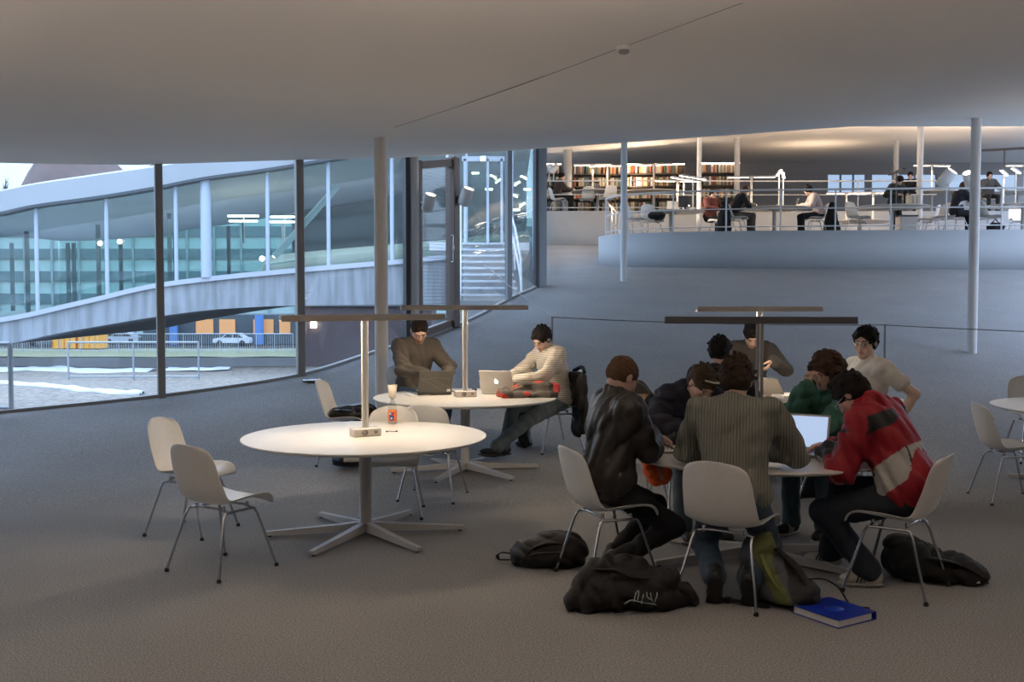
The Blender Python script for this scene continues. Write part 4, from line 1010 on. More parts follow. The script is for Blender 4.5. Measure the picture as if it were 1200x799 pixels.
# navy hoodie
def clip(root, H, AR, N, u):
    b = MB(); b.tube([H(-.088, .02, .055), H(-.072, .065, .095), H(-.03, .095, .112), H(.02, .10, .112), H(.07, .07, .095)], .006, 6); b.build('headband', mat('headband_pale', (.62, .68, .52), .5, emit=None), root)
person('person in a navy hoodie with a pale headband, bent over papers', (1.22, 7.40, FZ(7.4)), rad(-166), dict(lean=38, pitch=40, yaw=8, roll=-12, neck=52, rh=(.17, .54, .755), lh=(-.12, .62, .755), rhint=(1, .3, -.5), lhint=(-1, .3, -.5), fringe=.045, beard=.15),
       ('hoodie', mat('navy_fleece', (.020, .020, .036), .9), dict(inf=.026, w=1.1, seed=9, hood=True, fold=.015)), ('trousers', JEANST, {}), (SHD, SOLEB), ('short', (.09, .06, .035), 'lightbrown'), skin=(.62, .40, .31), extra=clip, sc=1.04)
# green hoodie
person('person with long curly brown hair in a green hoodie, hand on face', (2.34, 7.36, FZ(7.4)), rad(132), dict(lean=20, pitch=14, yaw=-6, neck=24, re=(.20, .46, .72), rh=(.06, .33, 1.02), rd=(-.15, -.25, 1), rn=(-.2, -1, -.2), rc=(30, 45, 25), lh=(-.10, .55, .755)),
       ('hoodie', mat('green_fleece', (.055, .165, .115), .9, bump=.2, bscale=80), dict(inf=.028, w=1.1, seed=12, hood=True, fold=.015)), ('trousers', JEANST, {}), (SHB, SOLEW, SOLEW), ('curly', (.105, .058, .034), 'curly'), skin=(.62, .40, .31))
# red jacket
def redcol(V, P, C, N, SH, AR, u):
    c = np.tile(np.array((.30, .004, .014)), (len(V), 1)); q = V - P
    hz = (V - C) @ u
    pale = (np.abs(hz + .20 + .22 * np.clip(q[:, 1], -.1, .3)) < .085) & (q[:, 1] > -.06) & (q[:, 1] < .20); c[pale] = (.42, .41, .38)
    yoke = (hz > .03) & (hz < .115) & (np.abs(q[:, 0]) > .06) & ((V - C)[:, 1] > -.10) & (np.abs(q[:, 0]) < .26); c[yoke] = (.012, .014, .014)
    for s in (1, -1):
        a, b_ = AR[s][0], AR[s][1]; d = _n(b_ - a); r = V - a; t = r @ d; w_ = r - t[:, None] * d
        m_ = (t > -.04) & (t < .24) & (w_[:, 2] < -.012) & (np.linalg.norm(w_, axis=1) < .085); c[m_] = (.42, .41, .38)
    seam = (np.abs(np.abs(q[:, 0]) - .125) < .006) & (np.abs(hz) < .25) & pale; c[seam] = (.02, .02, .02)
    return c
person('person in a red jacket with grey and black patches, reading with glasses', (2.24, 5.88, FZ(5.9)), rad(50), dict(lean=30, pitch=48, neck=44, le=(-.23, .22, .715), lh=(.02, .44, .75), re=(.26, .22, .715), rh=(.08, .46, .75), pelvis=(0, -.05, .545), shw=.185,
        rf=(.16, .46, .085), lf=(-.08, .13, .085), rfd=(.0, 1, 0), lfd=(-.5, .9, 0), lfhint=(-.3, 1, .6)),
       ('jacket', mat('red_shell', (1, 1, 1), .6, vcol=True), dict(inf=.034, w=1.15, seed=15, fold=.014, ff=48, hood=True, collar=True, long=True, col=redcol)), ('trousers', JEANSD, dict(inf=.02)), (SHW, SOLEW, SHB), ('short', (.020, .013, .010), 'black2'), skin=(.58, .38, .30), glasses=CHROME, sc=1.03)
# dark haired person seen only as hair
person('person with thick dark hair, back turned, between the two lamp posts and the hoodie', (1.69, 8.38, FZ(8.4)), rad(-22), dict(lean=10, pitch=18, rh=(.15, .42, .75), lh=(-.15, .42, .75)), ('shirt', BLKT, dict(inf=.015)), ('trousers', JEANSD, {}), (SHB, SOLEB), ('short', (.014, .010, .008), 'black3'), sc=1.05)
# charcoal sweater
person('person in charcoal sweater looking down behind the lamp posts', (2.42, 10.42, FZ(10.4)), rad(176), dict(lean=18, pitch=44, neck=32, rh=(.12, .42, .80), lh=(-.16, .36, .88), ln=(.8, .2, -.3), ld=(.4, .3, -.5), rc=(30, 40, 30)), ('sweater', mat('charcoal_knit', (.050, .044, .040), .9), dict(inf=.024, w=1.12, seed=6, fold=.007)), ('trousers', BLKT, {}), (SHB, SOLEB), ('short', (.014, .010, .008), 'black4'), skin=(.60, .40, .30), sc=1.0)
# white shirt
person('person in a white T-shirt with thin glasses, looking left', (2.92, 8.52, FZ(8.5)), rad(112), dict(lean=2, pitch=6, yaw=28, neck=12, side=0, twist=-5, re=(.20, .22, .72), rh=(.12, .48, .76), le=(-.30, -.20, .83), lh=(-.26, -.10, .60)),
       ('shirt', mat('white_cotton', (.82, .78, .71), .9), dict(inf=.012, w=1.05, seed=21, short=True, fold=.007)), ('trousers', JEANSD, {}), (SHB, SOLEB), ('short', (.010, .008, .007), 'black5'), skin=(.68, .47, .37), glasses=CHROME, sc=1.10)

# ------------------------------------------------------------- things on the tables
def put(o, x, y, z, rz=0): o.location = (x, y, z); o.rotation_euler = (0, 0, rz); return o
def laptop(label, x, y, z, rz, m, ang=105, screen=None, mark=None, wd=.34, dp=.24, hh=.23):
    t = thing('laptop', label, 'laptop', (x, y, z), rz)
    b = MB(); b.box((0, 0, .012), (wd, dp, .018), bev=.004); base = b.build('base', m, t)
    b = MB()
    for r in range(5): b.box((0, .065 - r * .02, .0222), (wd * .86, .016, .002))
    b.box((0, -.075, .0218), (.09, .055, .001)); b.build('keyboard', DPLAST, base)
    a = rad(ang - 90); M = Matrix.Rotation(-a, 3, 'X'); hinge = V3((0, dp / 2 - .005, .02)); c = hinge + M @ V3((0, 0, hh / 2))
    b = MB(); b.box(c, (wd, .009, hh), M=M, bev=.003); lid = b.build('lid', m, t)
    b = MB(); b.box(c + M @ V3((0, -.0055, .0)), (wd - .03, .002, hh - .03), M=M); b.build('screen', screen or mat('screen_dark', (.02, .022, .03), .2), lid)
    if mark == 'fruit':
        b = MB(); b.lathe(c + M @ V3((0, .0055, 0)), [(0, 0), (.019, 0), (.019, .001), (0, .001)], 20, M=M @ Matrix.Rotation(-pi / 2, 3, 'X')); b.lathe(c + M @ V3((.006, .0055, .026)), [(0, 0), (.006, 0), (.006, .001), (0, .001)], 10, M=M @ Matrix.Rotation(-pi / 2, 3, 'X')); b.build('lid_mark', emission('mark_glow', (1, 1, 1), 1.6), lid)
    if mark == 'sticker':
        b = MB(); b.box(c + M @ V3((-.135, .0055, -.085)), (.035, .002, .025), M=M); b.build('sticker', WPAINT, lid)
        b = MB()
        for k in range(3): b.tube([c + M @ V3((.15 - .29 * s_, .0055, .02 - .05 * k * s_ + .03 * sin(s_ * 3 + k))) for s_ in np.linspace(0, 1, 9)], .0015, 4)
        b.build('lid_lines', mat('lid_line', (.20, .20, .20), .4), lid)
    return t
P = at_z(508, 456, tz(2)); laptop('open dark glossy laptop with its lid toward the camera, before the taupe sweater man', -.78, 9.82, tz(2), rad(-158 + 180 - 180), mat('laptop_dark', (.085, .08, .07), .3, coat=.3), 108, mark='sticker')
laptop('open white laptop with a glowing mark on its lid, facing the striped sweater man', -.10, 9.92, tz(2), rad(162), mat('laptop_white', (.76, .74, .70), .3), 112, mark='fruit', wd=.33)
laptop('open laptop with a bright pale blue screen on the crowded table', 1.79, 6.37, tz(3), rad(-28), mat('laptop_silver', (.32, .32, .33), .35, .3), 112, screen=mat('screen_lit', (.3, .4, .6), .3, emit=(.50, .66, .95), es=.62), wd=.32)
laptop('beige laptop seen from its side on the lit rear table', 2.50, 9.35, tz(4), rad(118), mat('laptop_beige', (.42, .38, .33), .4), 120, wd=.30)
# bottle and cup
bz = tz(1); bx, by = at_z(460, 497, bz).x, at_z(460, 497, bz).y
bt = thing('bottle', 'clear plastic drink bottle with orange label on the front left table', 'bottle', (bx, by, bz))
b = MB(); b.lathe((0, 0, 0), [(0, .002), (.030, .002), (.034, .010), (.034, .11), (.033, .135), (.028, .155), (.016, .178), (.013, .19), (.013, .196), (0, .196)], 28); b.build('bottle_body', glass('bottle_plastic', (.86, .86, .84), .9, 1.35), bt)
b = MB(); b.lathe((0, 0, 0), [(.0345, .025), (.0350, .028), (.0350, .108), (.0345, .110)], 28); lb = b.build('label', mat('label_orange', (.85, .22, .03), .5), bt)
b = MB(); rows = [[(.0356 * sin(a), -.0356 * cos(a), z) for a in np.linspace(-.55, .45, 8)] for z in (.032, .095)]; b.grid(rows); b.build('blue_patch', mat('label_blue', (.03, .05, .25), .5), lb)
for k, (a, z) in enumerate(((-.35, .085), (.1, .078), (-.1, .05))):
    b = MB(); b.lathe((.0362 * sin(a), -.0362 * cos(a), z), [(0, 0), (.008, 0), (.008, .001), (0, .001)], 12, M=Matrix.Rotation(a, 3, 'Z') @ Matrix.Rotation(pi / 2, 3, 'X')); b.build('label_motif', mat('motif%d' % k, ((.8, .78, .75), (.7, .02, .02), (.8, .8, .8))[k], .5), lb)
b = MB(); b.lathe((0, 0, 0), [(0, .196), (.0145, .196), (.0145, .210), (.013, .212), (0, .212)], 20); b.build('cap', WHITE_P, bt)
cp = thing('paper_cup', 'white paper cup balanced on top of the drink bottle', 'cup', (bx, by, bz + .205))
b = MB(); b.lathe((0, 0, 0), [(0, .008), (.024, .008), (.024, 0), (.0255, 0), (.037, .098), (.0355, .098), (.0245, .010)], 28); b.build('cup_body', mat('paper_cup', (.74, .66, .54), .6), cp)
b = MB(); b.tube([(.0365 * cos(a), .0365 * sin(a), .098) for a in np.linspace(0, 2 * pi, 25)], .0022, 6, cap=False); b.build('rim', mat('paper_cup', (.74, .66, .54)), cp)
ky = thing('earphones', 'tiny dark earphones lying on the front left table beside the lamp', 'earphones', (at_z(459, 506, bz).x, at_z(459, 506, bz).y, bz))
b = MB(); b.tube([(-.03, 0, .004), (-.01, .012, .004), (.01, -.01, .004), (.035, .004, .004)], .003, 6); b.build('cord', DPLAST, ky)
for s in (-1, 1): b = MB(); b.lathe((.035 * s, .004 * s, 0), [(0, 0), (.009, 0), (.007, .009), (0, .01)], 10); b.build('earbud', DPLAST, ky)
# table 2 bits
def sheetp(label, x, y, z, rz, w_=.21, d_=.297, n=1, nm='paper', cat='paper', m=PAPER, th=.0008):
    b = MB(); rows = []
    for i in range(7):
        for_ = []
        for j in range(5): u_, v_ = i / 6 - .5, j / 4 - .5; for_.append((u_ * w_, v_ * d_, .003 + .006 * abs(sin(3 * u_ + 2 * v_ + x * 9))))
        rows.append(for_)
    b.grid(rows); o = b.build(nm, m, None, max(th, .0012), 1); put(o, x, y, z, rz); return tag(o, label, cat)
z2 = tz(2)
sheetp('white sheet of paper beside the dark laptop', *at_z(490, 463, z2)[:2], z2, rad(15)); sheetp('second white sheet of paper, in front of the dark laptop', *at_z(503, 461, z2)[:2], z2 + .007, rad(-30))
p = at_z(566, 457, z2); cc = thing('paper_cup', 'small white cup standing left of the white laptop', 'cup', (p.x, p.y, z2)); b = MB(); b.lathe((0, 0, 0), [(0, .002), (.026, .002), (.037, .098), (.0355, .098), (.024, .008), (0, .008)], 24); b.build('cup_body', WHITE_P, cc)
p = at_z(527, 459, z2); cb = thing('cable', 'thin black laptop cable lying on the laptop table', 'cable', (p.x, p.y, z2)); b = MB(); b.tube([(-.16, .05, .004), (-.05, -.02, .004), (.05, .01, .004), (.18, -.01, .004), (.24, .06, .004)], .0035, 6); b.build('cord', DPLAST, cb); b = MB(); b.box((.24, .07, .014), (.05, .09, .026), bev=.006); b.build('power_brick', DPLAST, cb)
jc = thing('folded_jacket', 'folded grey jacket with red lining lying on right of laptop table', 'jacket', (.14, 9.62, z2), rad(8))
def coatcol(V):
    c = np.tile(np.array((.12, .105, .09)), (len(V), 1)); s = np.sin(V[:, 0] * 21 + V[:, 2] * 40) + np.sin(V[:, 1] * 30 + 1.); c[s > .95] = (.55, .05, .03); c[(V[:, 0] > .20)] = (.04, .035, .03); c[(V[:, 0] > .24) & (V[:, 2] > .05)] = (.5, .04, .03); return c
blob('jacket_body', [('+', rbox((0, 0, .025), (.52, .28, .05), .02), .02), ('+', rc((-.2, -.05, .05), (.1, .08, .07), .035, .05), .04), ('+', rc((-.05, .02, .09), (.22, -.03, .08), .03, .045), .04), ('+', rc((.16, 0, .05), (.26, 0, .06), .05, .045), .03)], .007, mat('coat_mix', (1, 1, 1), .8, vcol=True), jc, folds(4, .02, 60), coatcol)
b = MB(); b.tube([(-.24, -.10, .02), (-.15, -.09, .07), (-.05, -.05, .10)], .008, 6); b.build('drawstring', mat('cord_tan', (.45, .25, .18), .7), jc)
# crowded table bits
z3 = tz(3)
for k, (px, py, rz, lb) in enumerate(((770, 512, 20, 'white sheet of paper under the leather jacket man\'s far hand'), (792, 527, -12, 'sheet of paper being written on, nearest the leather jacket man'), (815, 513, 35, 'sheet of paper under the navy hoodie person\'s arms'), (985, 524, 10, 'sheet of paper in front of the red jacket reader'), (965, 530, -25, 'sheet of paper lying beside the bright laptop'))):
    p = at_z(px, py, z3); sheetp(lb, p.x, p.y, z3 + .001 * k, rad(rz))
pn = thing('pen', 'dark pen held by the leather jacket man', 'pen', (.98, 6.33, z3 + .05), rad(-30)); b = MB(); b.tube([(-.07, 0, .035), (.06, 0, -.02)], .0045, 8); b.build('barrel', DPLAST, pn); b = MB(); b.tube([(.06, 0, -.02), (.075, 0, -.028)], [.004, .001], 8); b.build('tip', CHROME, pn)
p = at_z(792, 521, z3); cm = thing('camera', 'small black camera lying on the crowded table', 'camera', (p.x, p.y, z3), rad(25)); b = MB(); b.box((0, 0, .035), (.11, .06, .07), bev=.012); b.box((0, 0, .075), (.04, .04, .02), bev=.006); b.build('camera_body', DPLAST, cm); b = MB(); b.lathe((0, -.03, .035), [(.028, 0), (.028, .05), (.022, .05), (.02, .03), (0, .03)], 20, M=Matrix.Rotation(pi / 2, 3, 'X')); b.build('lens', DPLAST, cm)
b = MB(); b.tube([(.05, 0, .06), (.09, .03, .03), (.08, .09, .005), (.0, .11, .005), (-.06, .05, .04)], .004, 6); b.build('strap', DPLAST, cm)
b = MB(); b.box((0, 0, .006), (.30, .015, .012)); o = b.build('ruler', mat('ruler_grey', (.20, .19, .18), .5)); p = at_z(800, 532, z3); put(o, p.x, p.y, z3 + .005, rad(5)); tag(o, 'thin dark ruler lying in front of the written sheet', 'ruler')
p = at_z(957, 520, z3); mg = thing('cup', 'beige cup just right of the bright laptop screen', 'cup', (p.x, p.y, z3)); b = MB(); b.lathe((0, 0, 0), [(0, .003), (.026, .003), (.037, .105), (.0355, .105), (.024, .010), (0, .010)], 24); b.build('cup_body', mat('cup_beige', (.55, .46, .36), .6), mg); b = MB(); b.lathe((0, 0, 0), [(.0365, .10), (.039, .10), (.039, .108), (.035, .108)], 24); b.build('rim', mat('cup_beige', (.55, .46, .36)), mg)
p = at_z(1002, 527, z3); bk = thing('book', 'small brown book by the red jacket man\'s hands', 'book', (p.x, p.y, z3 + .004), rad(20)); b = MB(); b.box((0, 0, .012), (.17, .11, .022)); b.build('pages', PAPER, bk); b = MB(); b.box((0, 0, .0245), (.175, .115, .003)); b.box((0, 0, .0015), (.175, .115, .003)); b.box((-.087, 0, .012), (.003, .115, .024)); b.build('cover', mat('cover_brown', (.13, .07, .05), .6), bk)
z4 = tz(4)
for k, (dx, dy, w_, h_, c) in enumerate(((.22, -.28, .26, .03, (.7, .66, .6)), (.24, -.27, .24, .025, (.62, .6, .58)), (.20, -.29, .22, .02, (.75, .72, .68)))):
    bk = thing('book', ('pale book at the bottom of the stack on the lit rear table', 'pale book in the middle of the stack on the lit rear table', 'pale book on top of the stack on the lit rear table')[k], 'book', (T4[0] + dx, T4[1] + dy, z4 + (0, .031, .057)[k]), rad(k * 9), None)
    b = MB(); b.box((0, 0, h_ / 2), (w_ - .01, .19, h_ - .006)); b.build('pages', PAPER, bk); b = MB(); b.box((0, 0, .0015), (w_, .2, .003)); b.box((0, 0, h_ - .0015), (w_, .2, .003)); b.box((-w_ / 2, 0, h_ / 2), (.003, .2, h_)); b.build('cover', mat('cover%d' % k, c, .6), bk)
sheetp('white loose papers at the foot of the lit rear lamp', T4[0] - .15, T4[1] - .3, z4, rad(10)); sheetp('white sheet of paper held up behind the lit rear lamp post', T4[0] - .02, T4[1] + .45, z4 + .001, rad(80))

# ------------------------------------------------------------- bags
BAGB = mat('bag_black', (.018, .016, .015), .75, col2=(.010, .009, .009), scale=12, bump=.3, bscale=90)
NYL = mat('nylon_black', (.022, .018, .016), .55, col2=(.012, .010, .010), scale=9, bump=.3, bscale=60)
def strap(root, P, wd, m=None, nm='strap', th=.006):
    b = MB(); P = [V3(p) for p in smooth3(P)]; rows = []
    for i, p in enumerate(P):
        t = (P[min(i + 1, len(P) - 1)] - P[max(0, i - 1)]).normalized(); s = t.cross(V3((0, 0, 1)));
        if s.length < .2: s = t.cross(V3((0, 1, 0)))
        s.normalize(); rows.append([p - s * wd / 2, p + s * wd / 2])
    b.grid(rows); return b.build(nm, m or BAGB, root, th)
def smooth3(P, n=5):
    t = list(range(len(P))); F = [interp(t, [p[i] for p in P]) for i in range(3)]
    return [tuple(f(k / n) for f in F) for k in range((len(P) - 1) * n + 1)]
# black backpack lying left of the leather jacket man's chair
p = at_z(647, 668, 0); bg1 = thing('backpack', 'black backpack lying on carpet left of the leather jacket man\'s chair', 'backpack', (p.x, p.y + .13, 0), rad(-8))
blob('bag_body', [('+', ell((.06, 0, .10), (.17, .15, .115)), .05), ('+', ell((-.10, 0, .085), (.14, .13, .085)), .05), ('+', ell((-.16, -.03, .05), (.10, .10, .055)), .04), ('-', rbox((0, 0, -.1), (1, 1, .2), .001), .01)], .007, NYL, bg1, folds(31, .012, 55))
blob('front_pocket', [('+', ell((.0, -.11, .085), (.13, .055, .065)), .02), ('-', rbox((0, 0, -.1), (1, 1, .2), .001), .01)], .007, BAGB, bg1, folds(32, .006, 60))
strap(bg1, [(-.22, -.02, .06), (-.30, -.03, .075), (-.34, -.02, .05), (-.33, 0, .02), (-.22, .01, .02)], .02, nm='grab_handle'); strap(bg1, [(.12, -.08, .15), (.0, -.13, .17), (-.12, -.13, .12), (-.18, -.14, .04)], .04, nm='shoulder_strap')
b = MB(); b.tube(smooth3([(.17, -.10, .13), (.05, -.16, .12), (-.08, -.165, .11), (-.14, -.13, .08)]), .004, 6); b.build('zip', mat('zip_grey', (.12, .12, .12), .4, .5), bg1)
# black jacket heap in front
p = at_z(738, 722, 0); bg2 = thing('duffel_bag', 'crumpled black bag with pale print on carpet, in front of the crowded table', 'bag', (p.x, p.y + .17, 0), rad(4))
blob('bag_body', [('+', ell((-.10, 0, .12), (.17, .15, .14)), .06), ('+', ell((.12, 0, .10), (.19, .15, .12)), .06), ('+', ell((-.24, -.04, .06), (.10, .09, .065)), .04), ('+', ell((-.02, .04, .20), (.10, .08, .07)), .05), ('+', ell((.28, .02, .06), (.09, .08, .06)), .04), ('-', rbox((0, 0, -.1), (1.4, 1, .2), .001), .01)], .007, BAGB, bg2, folds(41, .020, 40))
for k, PP in enumerate(([(0, .02, .02), (.01, -.01, .06), (.03, .02, .075), (.02, .0, .03)], [(.04, 0, .01), (.05, 0, .05), (.075, 0, .085), (.07, 0, .05), (.09, 0, .03)], [(.10, 0, .02), (.09, 0, .06), (.115, 0, .10), (.125, 0, .06), (.11, 0, .015)], [(-.05, 0, .012), (-.01, 0, .03), (.04, 0, .018), (.12, 0, .004)])):
    b = MB(); b.tube([(x + .01, -.166 + .02 * (z > .06), z + .055) for x, y, z in smooth3(PP, 4)], .0032, 5); b.build('print', mat('print_pale', (.38, .42, .42), .6), bg2)
b = MB(); b.tube(smooth3([(.22, .0, .12), (.32, -.04, .10), (.37, -.03, .03), (.36, .05, .02)]), .03, 8); b.build('sleeve_end', NYL, bg2)
strap(bg2, [(-.18, -.06, .23), (-.10, -.12, .24), (.0, -.12, .20), (.10, -.13, .19)], .035, nm='carry_strap')
# green grey backpack
p = at_z(915, 715, 0); bg3 = thing('backpack', 'grey and olive green backpack leaning by the blue folder', 'backpack', (p.x - .01, p.y + .16, 0), rad(-30))
def gcol(V):
    c = np.tile(np.array((.085, .09, .10)), (len(V), 1)); v = V[:, 0] * .9 + V[:, 2] * .45
    c[(np.abs(v - .10 - .02 * np.sin(V[:, 1] * 30)) < .04)] = (.13, .145, .045); c[v > .17] = (.03, .03, .032); c[V[:, 2] < .035] = (.025, .025, .028); return c
blob('bag_body', [('+', rc((-.08, 0, .10), (-.10, .06, .26), .10, .085), .06), ('+', rc((.08, 0, .09), (-.05, .03, .24), .10, .07), .06), ('+', ell((.12, -.03, .075), (.15, .12, .075)), .05), ('+', ell((-.10, .07, .33), (.06, .05, .05)), .04), ('-', rbox((0, 0, -.1), (1, 1, .2), .001), .01)], .007, mat('bag_mixed', (1, 1, 1), .8, vcol=True), bg3, folds(51, .012, 50), gcol)
strap(bg3, [(.02, .0, .30), (.12, -.02, .24), (.20, -.06, .16), (.26, -.08, .05)], .045, nm='shoulder_strap'); strap(bg3, [(-.04, -.08, .28), (.03, -.13, .18), (.10, -.14, .10), (.20, -.14, .03)], .03, mat('strap_green', (.16, .18, .05), .8), nm='side_strap')
b = MB(); b.tube(smooth3([(.16, .0, .14), (.26, .02, .16), (.34, .06, .12), (.42, .09, .01), (.50, .12, .008)]), .005, 6); b.build('drawcord', BAGB, bg3)
b = MB(); b.box((-.10, -.14, .015), (.26, .035, .012)); b.box((-.20, -.15, .018), (.04, .05, .025), bev=.005); b.build('hip_belt', BAGB, bg3)
# black bag at right
p = at_z(1100, 688, 0); bg4 = thing('backpack', 'black backpack lying flat behind the red jacket man\'s chair', 'backpack', (p.x + .02, p.y + .18, 0), rad(-14))
blob('bag_body', [('+', ell((-.12, 0, .11), (.15, .16, .12)), .05), ('+', ell((.07, 0, .075), (.20, .16, .085)), .05), ('+', ell((.22, -.02, .045), (.12, .11, .05)), .04), ('-', rbox((0, 0, -.1), (1.4, 1, .2), .001), .01)], .007, BAGB, bg4, folds(61, .012, 50))
blob('top_flap', [('+', ell((-.16, .04, .20), (.10, .10, .045)), .03), ('+', ell((-.06, .02, .17), (.12, .09, .04)), .03)], .007, mat('flap_olive', (.05, .05, .04), .8), bg4, folds(62, .008, 60))
strap(bg4, [(-.05, -.13, .16), (.08, -.15, .15), (.20, -.12, .10), (.30, -.08, .02)], .05, nm='shoulder_strap'); b = MB(); b.box((.24, -.13, .03), (.03, .004, .012)); b.build('buckle', WPAINT, bg4)
# tan backpack standing on the chair
bz_ = FZ(7.6) + .44; bg5 = thing('backpack', 'tan and black backpack standing on a chair behind the leather jacket man', 'backpack', (.95, 7.92, bz_), rad(-20))
def tcol(V):
    c = np.tile(np.array((.38, .25, .12)), (len(V), 1)); c[(np.abs(V[:, 0] * .8 + V[:, 2] * .5 - .16) < .035)] = (.025, .025, .03); c[(np.abs(V[:, 0] * .8 - V[:, 2] * .5 + .12) < .025)] = (.02, .02, .025); c[V[:, 2] < .06] = (.02, .02, .02); c[V[:, 0] < -.10] = (.03, .03, .03); c[V[:, 2] > .50] = (.05, .045, .04); return c
blob('bag_body', [('+', rbox((0, 0, .26), (.32, .22, .50), .07), .04), ('+', ell((-.03, 0, .52), (.13, .09, .08)), .05), ('+', ell((.02, -.11, .18), (.11, .05, .12)), .04), ('-', rbox((0, 0, -.098), (1, 1, .2), .001), .01)], .008, mat('bag_mixed', (1, 1, 1), .8, vcol=True), bg5, folds(71, .010, 45), tcol)
strap(bg5, [(.10, -.10, .42), (.02, -.13, .30), (-.08, -.12, .18), (-.12, -.09, .05)], .04, nm='shoulder_strap'); b = MB(); b.tube(smooth3([(-.05, 0, .54), (-.02, 0, .58), (.03, 0, .54)]), .008, 6); b.build('grab_handle', BAGB, bg5)
# orange vest on the lap side
ov = thing('safety_vest', 'orange cloth bundle hanging between leather jacket man and table', 'vest', (.93, 6.75, .46), rad(10))
OC = mat('orange_cloth', (.85, .13, .03), .8, bump=.4, bscale=20)
blob('cloth', [('+', ell((0, 0, .10), (.06, .035, .10)), .04), ('+', ell((-.03, .02, .24), (.035, .025, .15)), .03), ('+', ell((.06, 0, .04), (.07, .05, .05)), .03)], .007, OC, ov, folds(81, .020, 60)); strap(ov, [(.02, -.05, .17), (.03, -.062, .1), (.05, -.058, .02)], .025, mat('reflective_tape', (.35, .36, .33), .3), 'reflective_tape')
# coat on the striped man's chair
ct2 = thing('coat', 'black coat draped on the striped sweater man\'s chair back', 'coat', (.66, 10.06, FZ(10.1)), rad(112))
blob('coat_body', [('+', rbox((0, .02, .66), (.34, .06, .34), .025), .03), ('+', rbox((.04, -.03, .48), (.22, .07, .50), .03), .03), ('+', ell((.10, -.03, .28), (.07, .04, .10)), .03)], .008, BAGB, ct2, folds(91, .014, 45)); b = MB(); b.tube(smooth3([(-.12, 0, .84), (0, -.03, .88), (.12, 0, .84)]), .02, 8); b.build('collar', BAGB, ct2)
bb = thing('shoulder_bag', 'narrow black bag hanging under the striped sweater man\'s seat', 'bag', (.12, 10.36, FZ(10.3))); blob('bag_body', [('+', rbox((0, 0, .22), (.12, .12, .40), .05), .03), ('+', ell((0, 0, .05), (.075, .07, .055)), .03)], .008, NYL, bb, folds(93, .010, 50)); strap(bb, [(-.04, 0, .40), (0, 0, .48), (.04, 0, .40)], .02)
# black bag on the chair
bc = thing('shoulder_bag', 'glossy black bag lying on the chair seat behind front left table', 'bag', (-1.56, 9.84, FZ(9.86) + .425), rad(-4))
blob('bag_body', [('+', ell((0, 0, .065), (.20, .15, .07)), .03), ('+', ell((.12, 0, .08), (.14, .13, .075)), .04), ('-', rbox((0, 0, -.095), (1, 1, .2), .001), .01)], .007, mat('bag_gloss', (.015, .013, .012), .35), bc, folds(95, .010, 45)); strap(bc, [(-.12, -.10, .09), (0, -.13, .13), (.14, -.12, .13)], .02); b = MB(); b.box((.05, -.12, .13), (.02, .01, .012)); b.build('buckle', CHROME, bc)
bs = thing('sports_bag', 'small black bag with blue and white patches on carpet behind front left table', 'bag', (at_z(408, 548, .05).x, at_z(408, 548, .05).y, FZ(9.9)), rad(-5))
def scol(V): c = np.tile(np.array((.02, .02, .022)), (len(V), 1)); c[(V[:, 0] < -.06) & (V[:, 2] > .06)] = (.05, .12, .30); c[(V[:, 0] > -.02) & (V[:, 2] > .05)] = (.55, .54, .52); return c
blob('bag_body', [('+', ell((0, 0, .06), (.15, .10, .075)), .03), ('-', rbox((0, 0, -.1), (1, 1, .2), .001), .01)], .008, mat('bag_mixed', (1, 1, 1), .8, vcol=True), bs, folds(97, .008, 45), scol); strap(bs, [(-.14, -.04, .02), (-.05, -.12, .015), (.08, -.13, .012), (.16, -.05, .02)], .02)
# blue folder
p = at_z(977, 722, 0); bf = thing('ring_binder', 'bright blue ring binder lying on the carpet in front of the backpack', 'binder', (p.x, p.y, 0), rad(32))
BL = mat('binder_blue', (.005, .03, .42), .4, coat=.2); b = MB(); b.box((0, 0, .0022), (.29, .31, .003)); b.box((0, 0, .042), (.29, .31, .003), bev=.001); b.box((.144, 0, .022), (.004, .31, .042)); b.build('cover', BL, bf)
b = MB(); b.box((-.01, 0, .022), (.255, .295, .035)); b.build('pages', PAPER, bf); b = MB(); b.lathe((0, 0, .0436), [(0, 0), (.05, 0), (.05, .0008), (0, .0008)], 24); b.build('cover_motif', mat('motif_blue', (.006, .045, .48), .4), bf)
# ------------------------------------------------------------- plateau and far terrace
def W(px, y): return (px - 600) / 1200 * y
def ftable(px, y, z, label, sc=1.): return dup(tables[1], (W(px, y), y, z), random.random(), label, 'round white tables')
far = {'A': (785, 26.3, PZ), 'B': (906, 25.2, PZ), 'C': (1043, 24.8, PZ), 'D': (1196, 24.4, PZ)}
for k, lb in zip('ABCD', ('far round table on the plateau holding the black monitor', 'far round table on the plateau where two people face each other', 'far round table on the plateau in front of the standing dark figure', 'far round table on the plateau at the right picture edge')): ftable(far[k][0], far[k][1], far[k][2], lb)
ftable(700, 32.3, TZ, 'far round table on the terrace left of the plateau column')
ftable(765, 32.3, TZ, 'far round table on the terrace right of the plateau column'); ftable(1089, 32.6, TZ, 'far round table on the terrace before the left window strip'); ftable(1190, 32.6, TZ, 'far round table on the terrace before the right window strip')
ftable(1006, 29.8, PZ, 'far round table behind the pink shirted person, under low lit lamps')
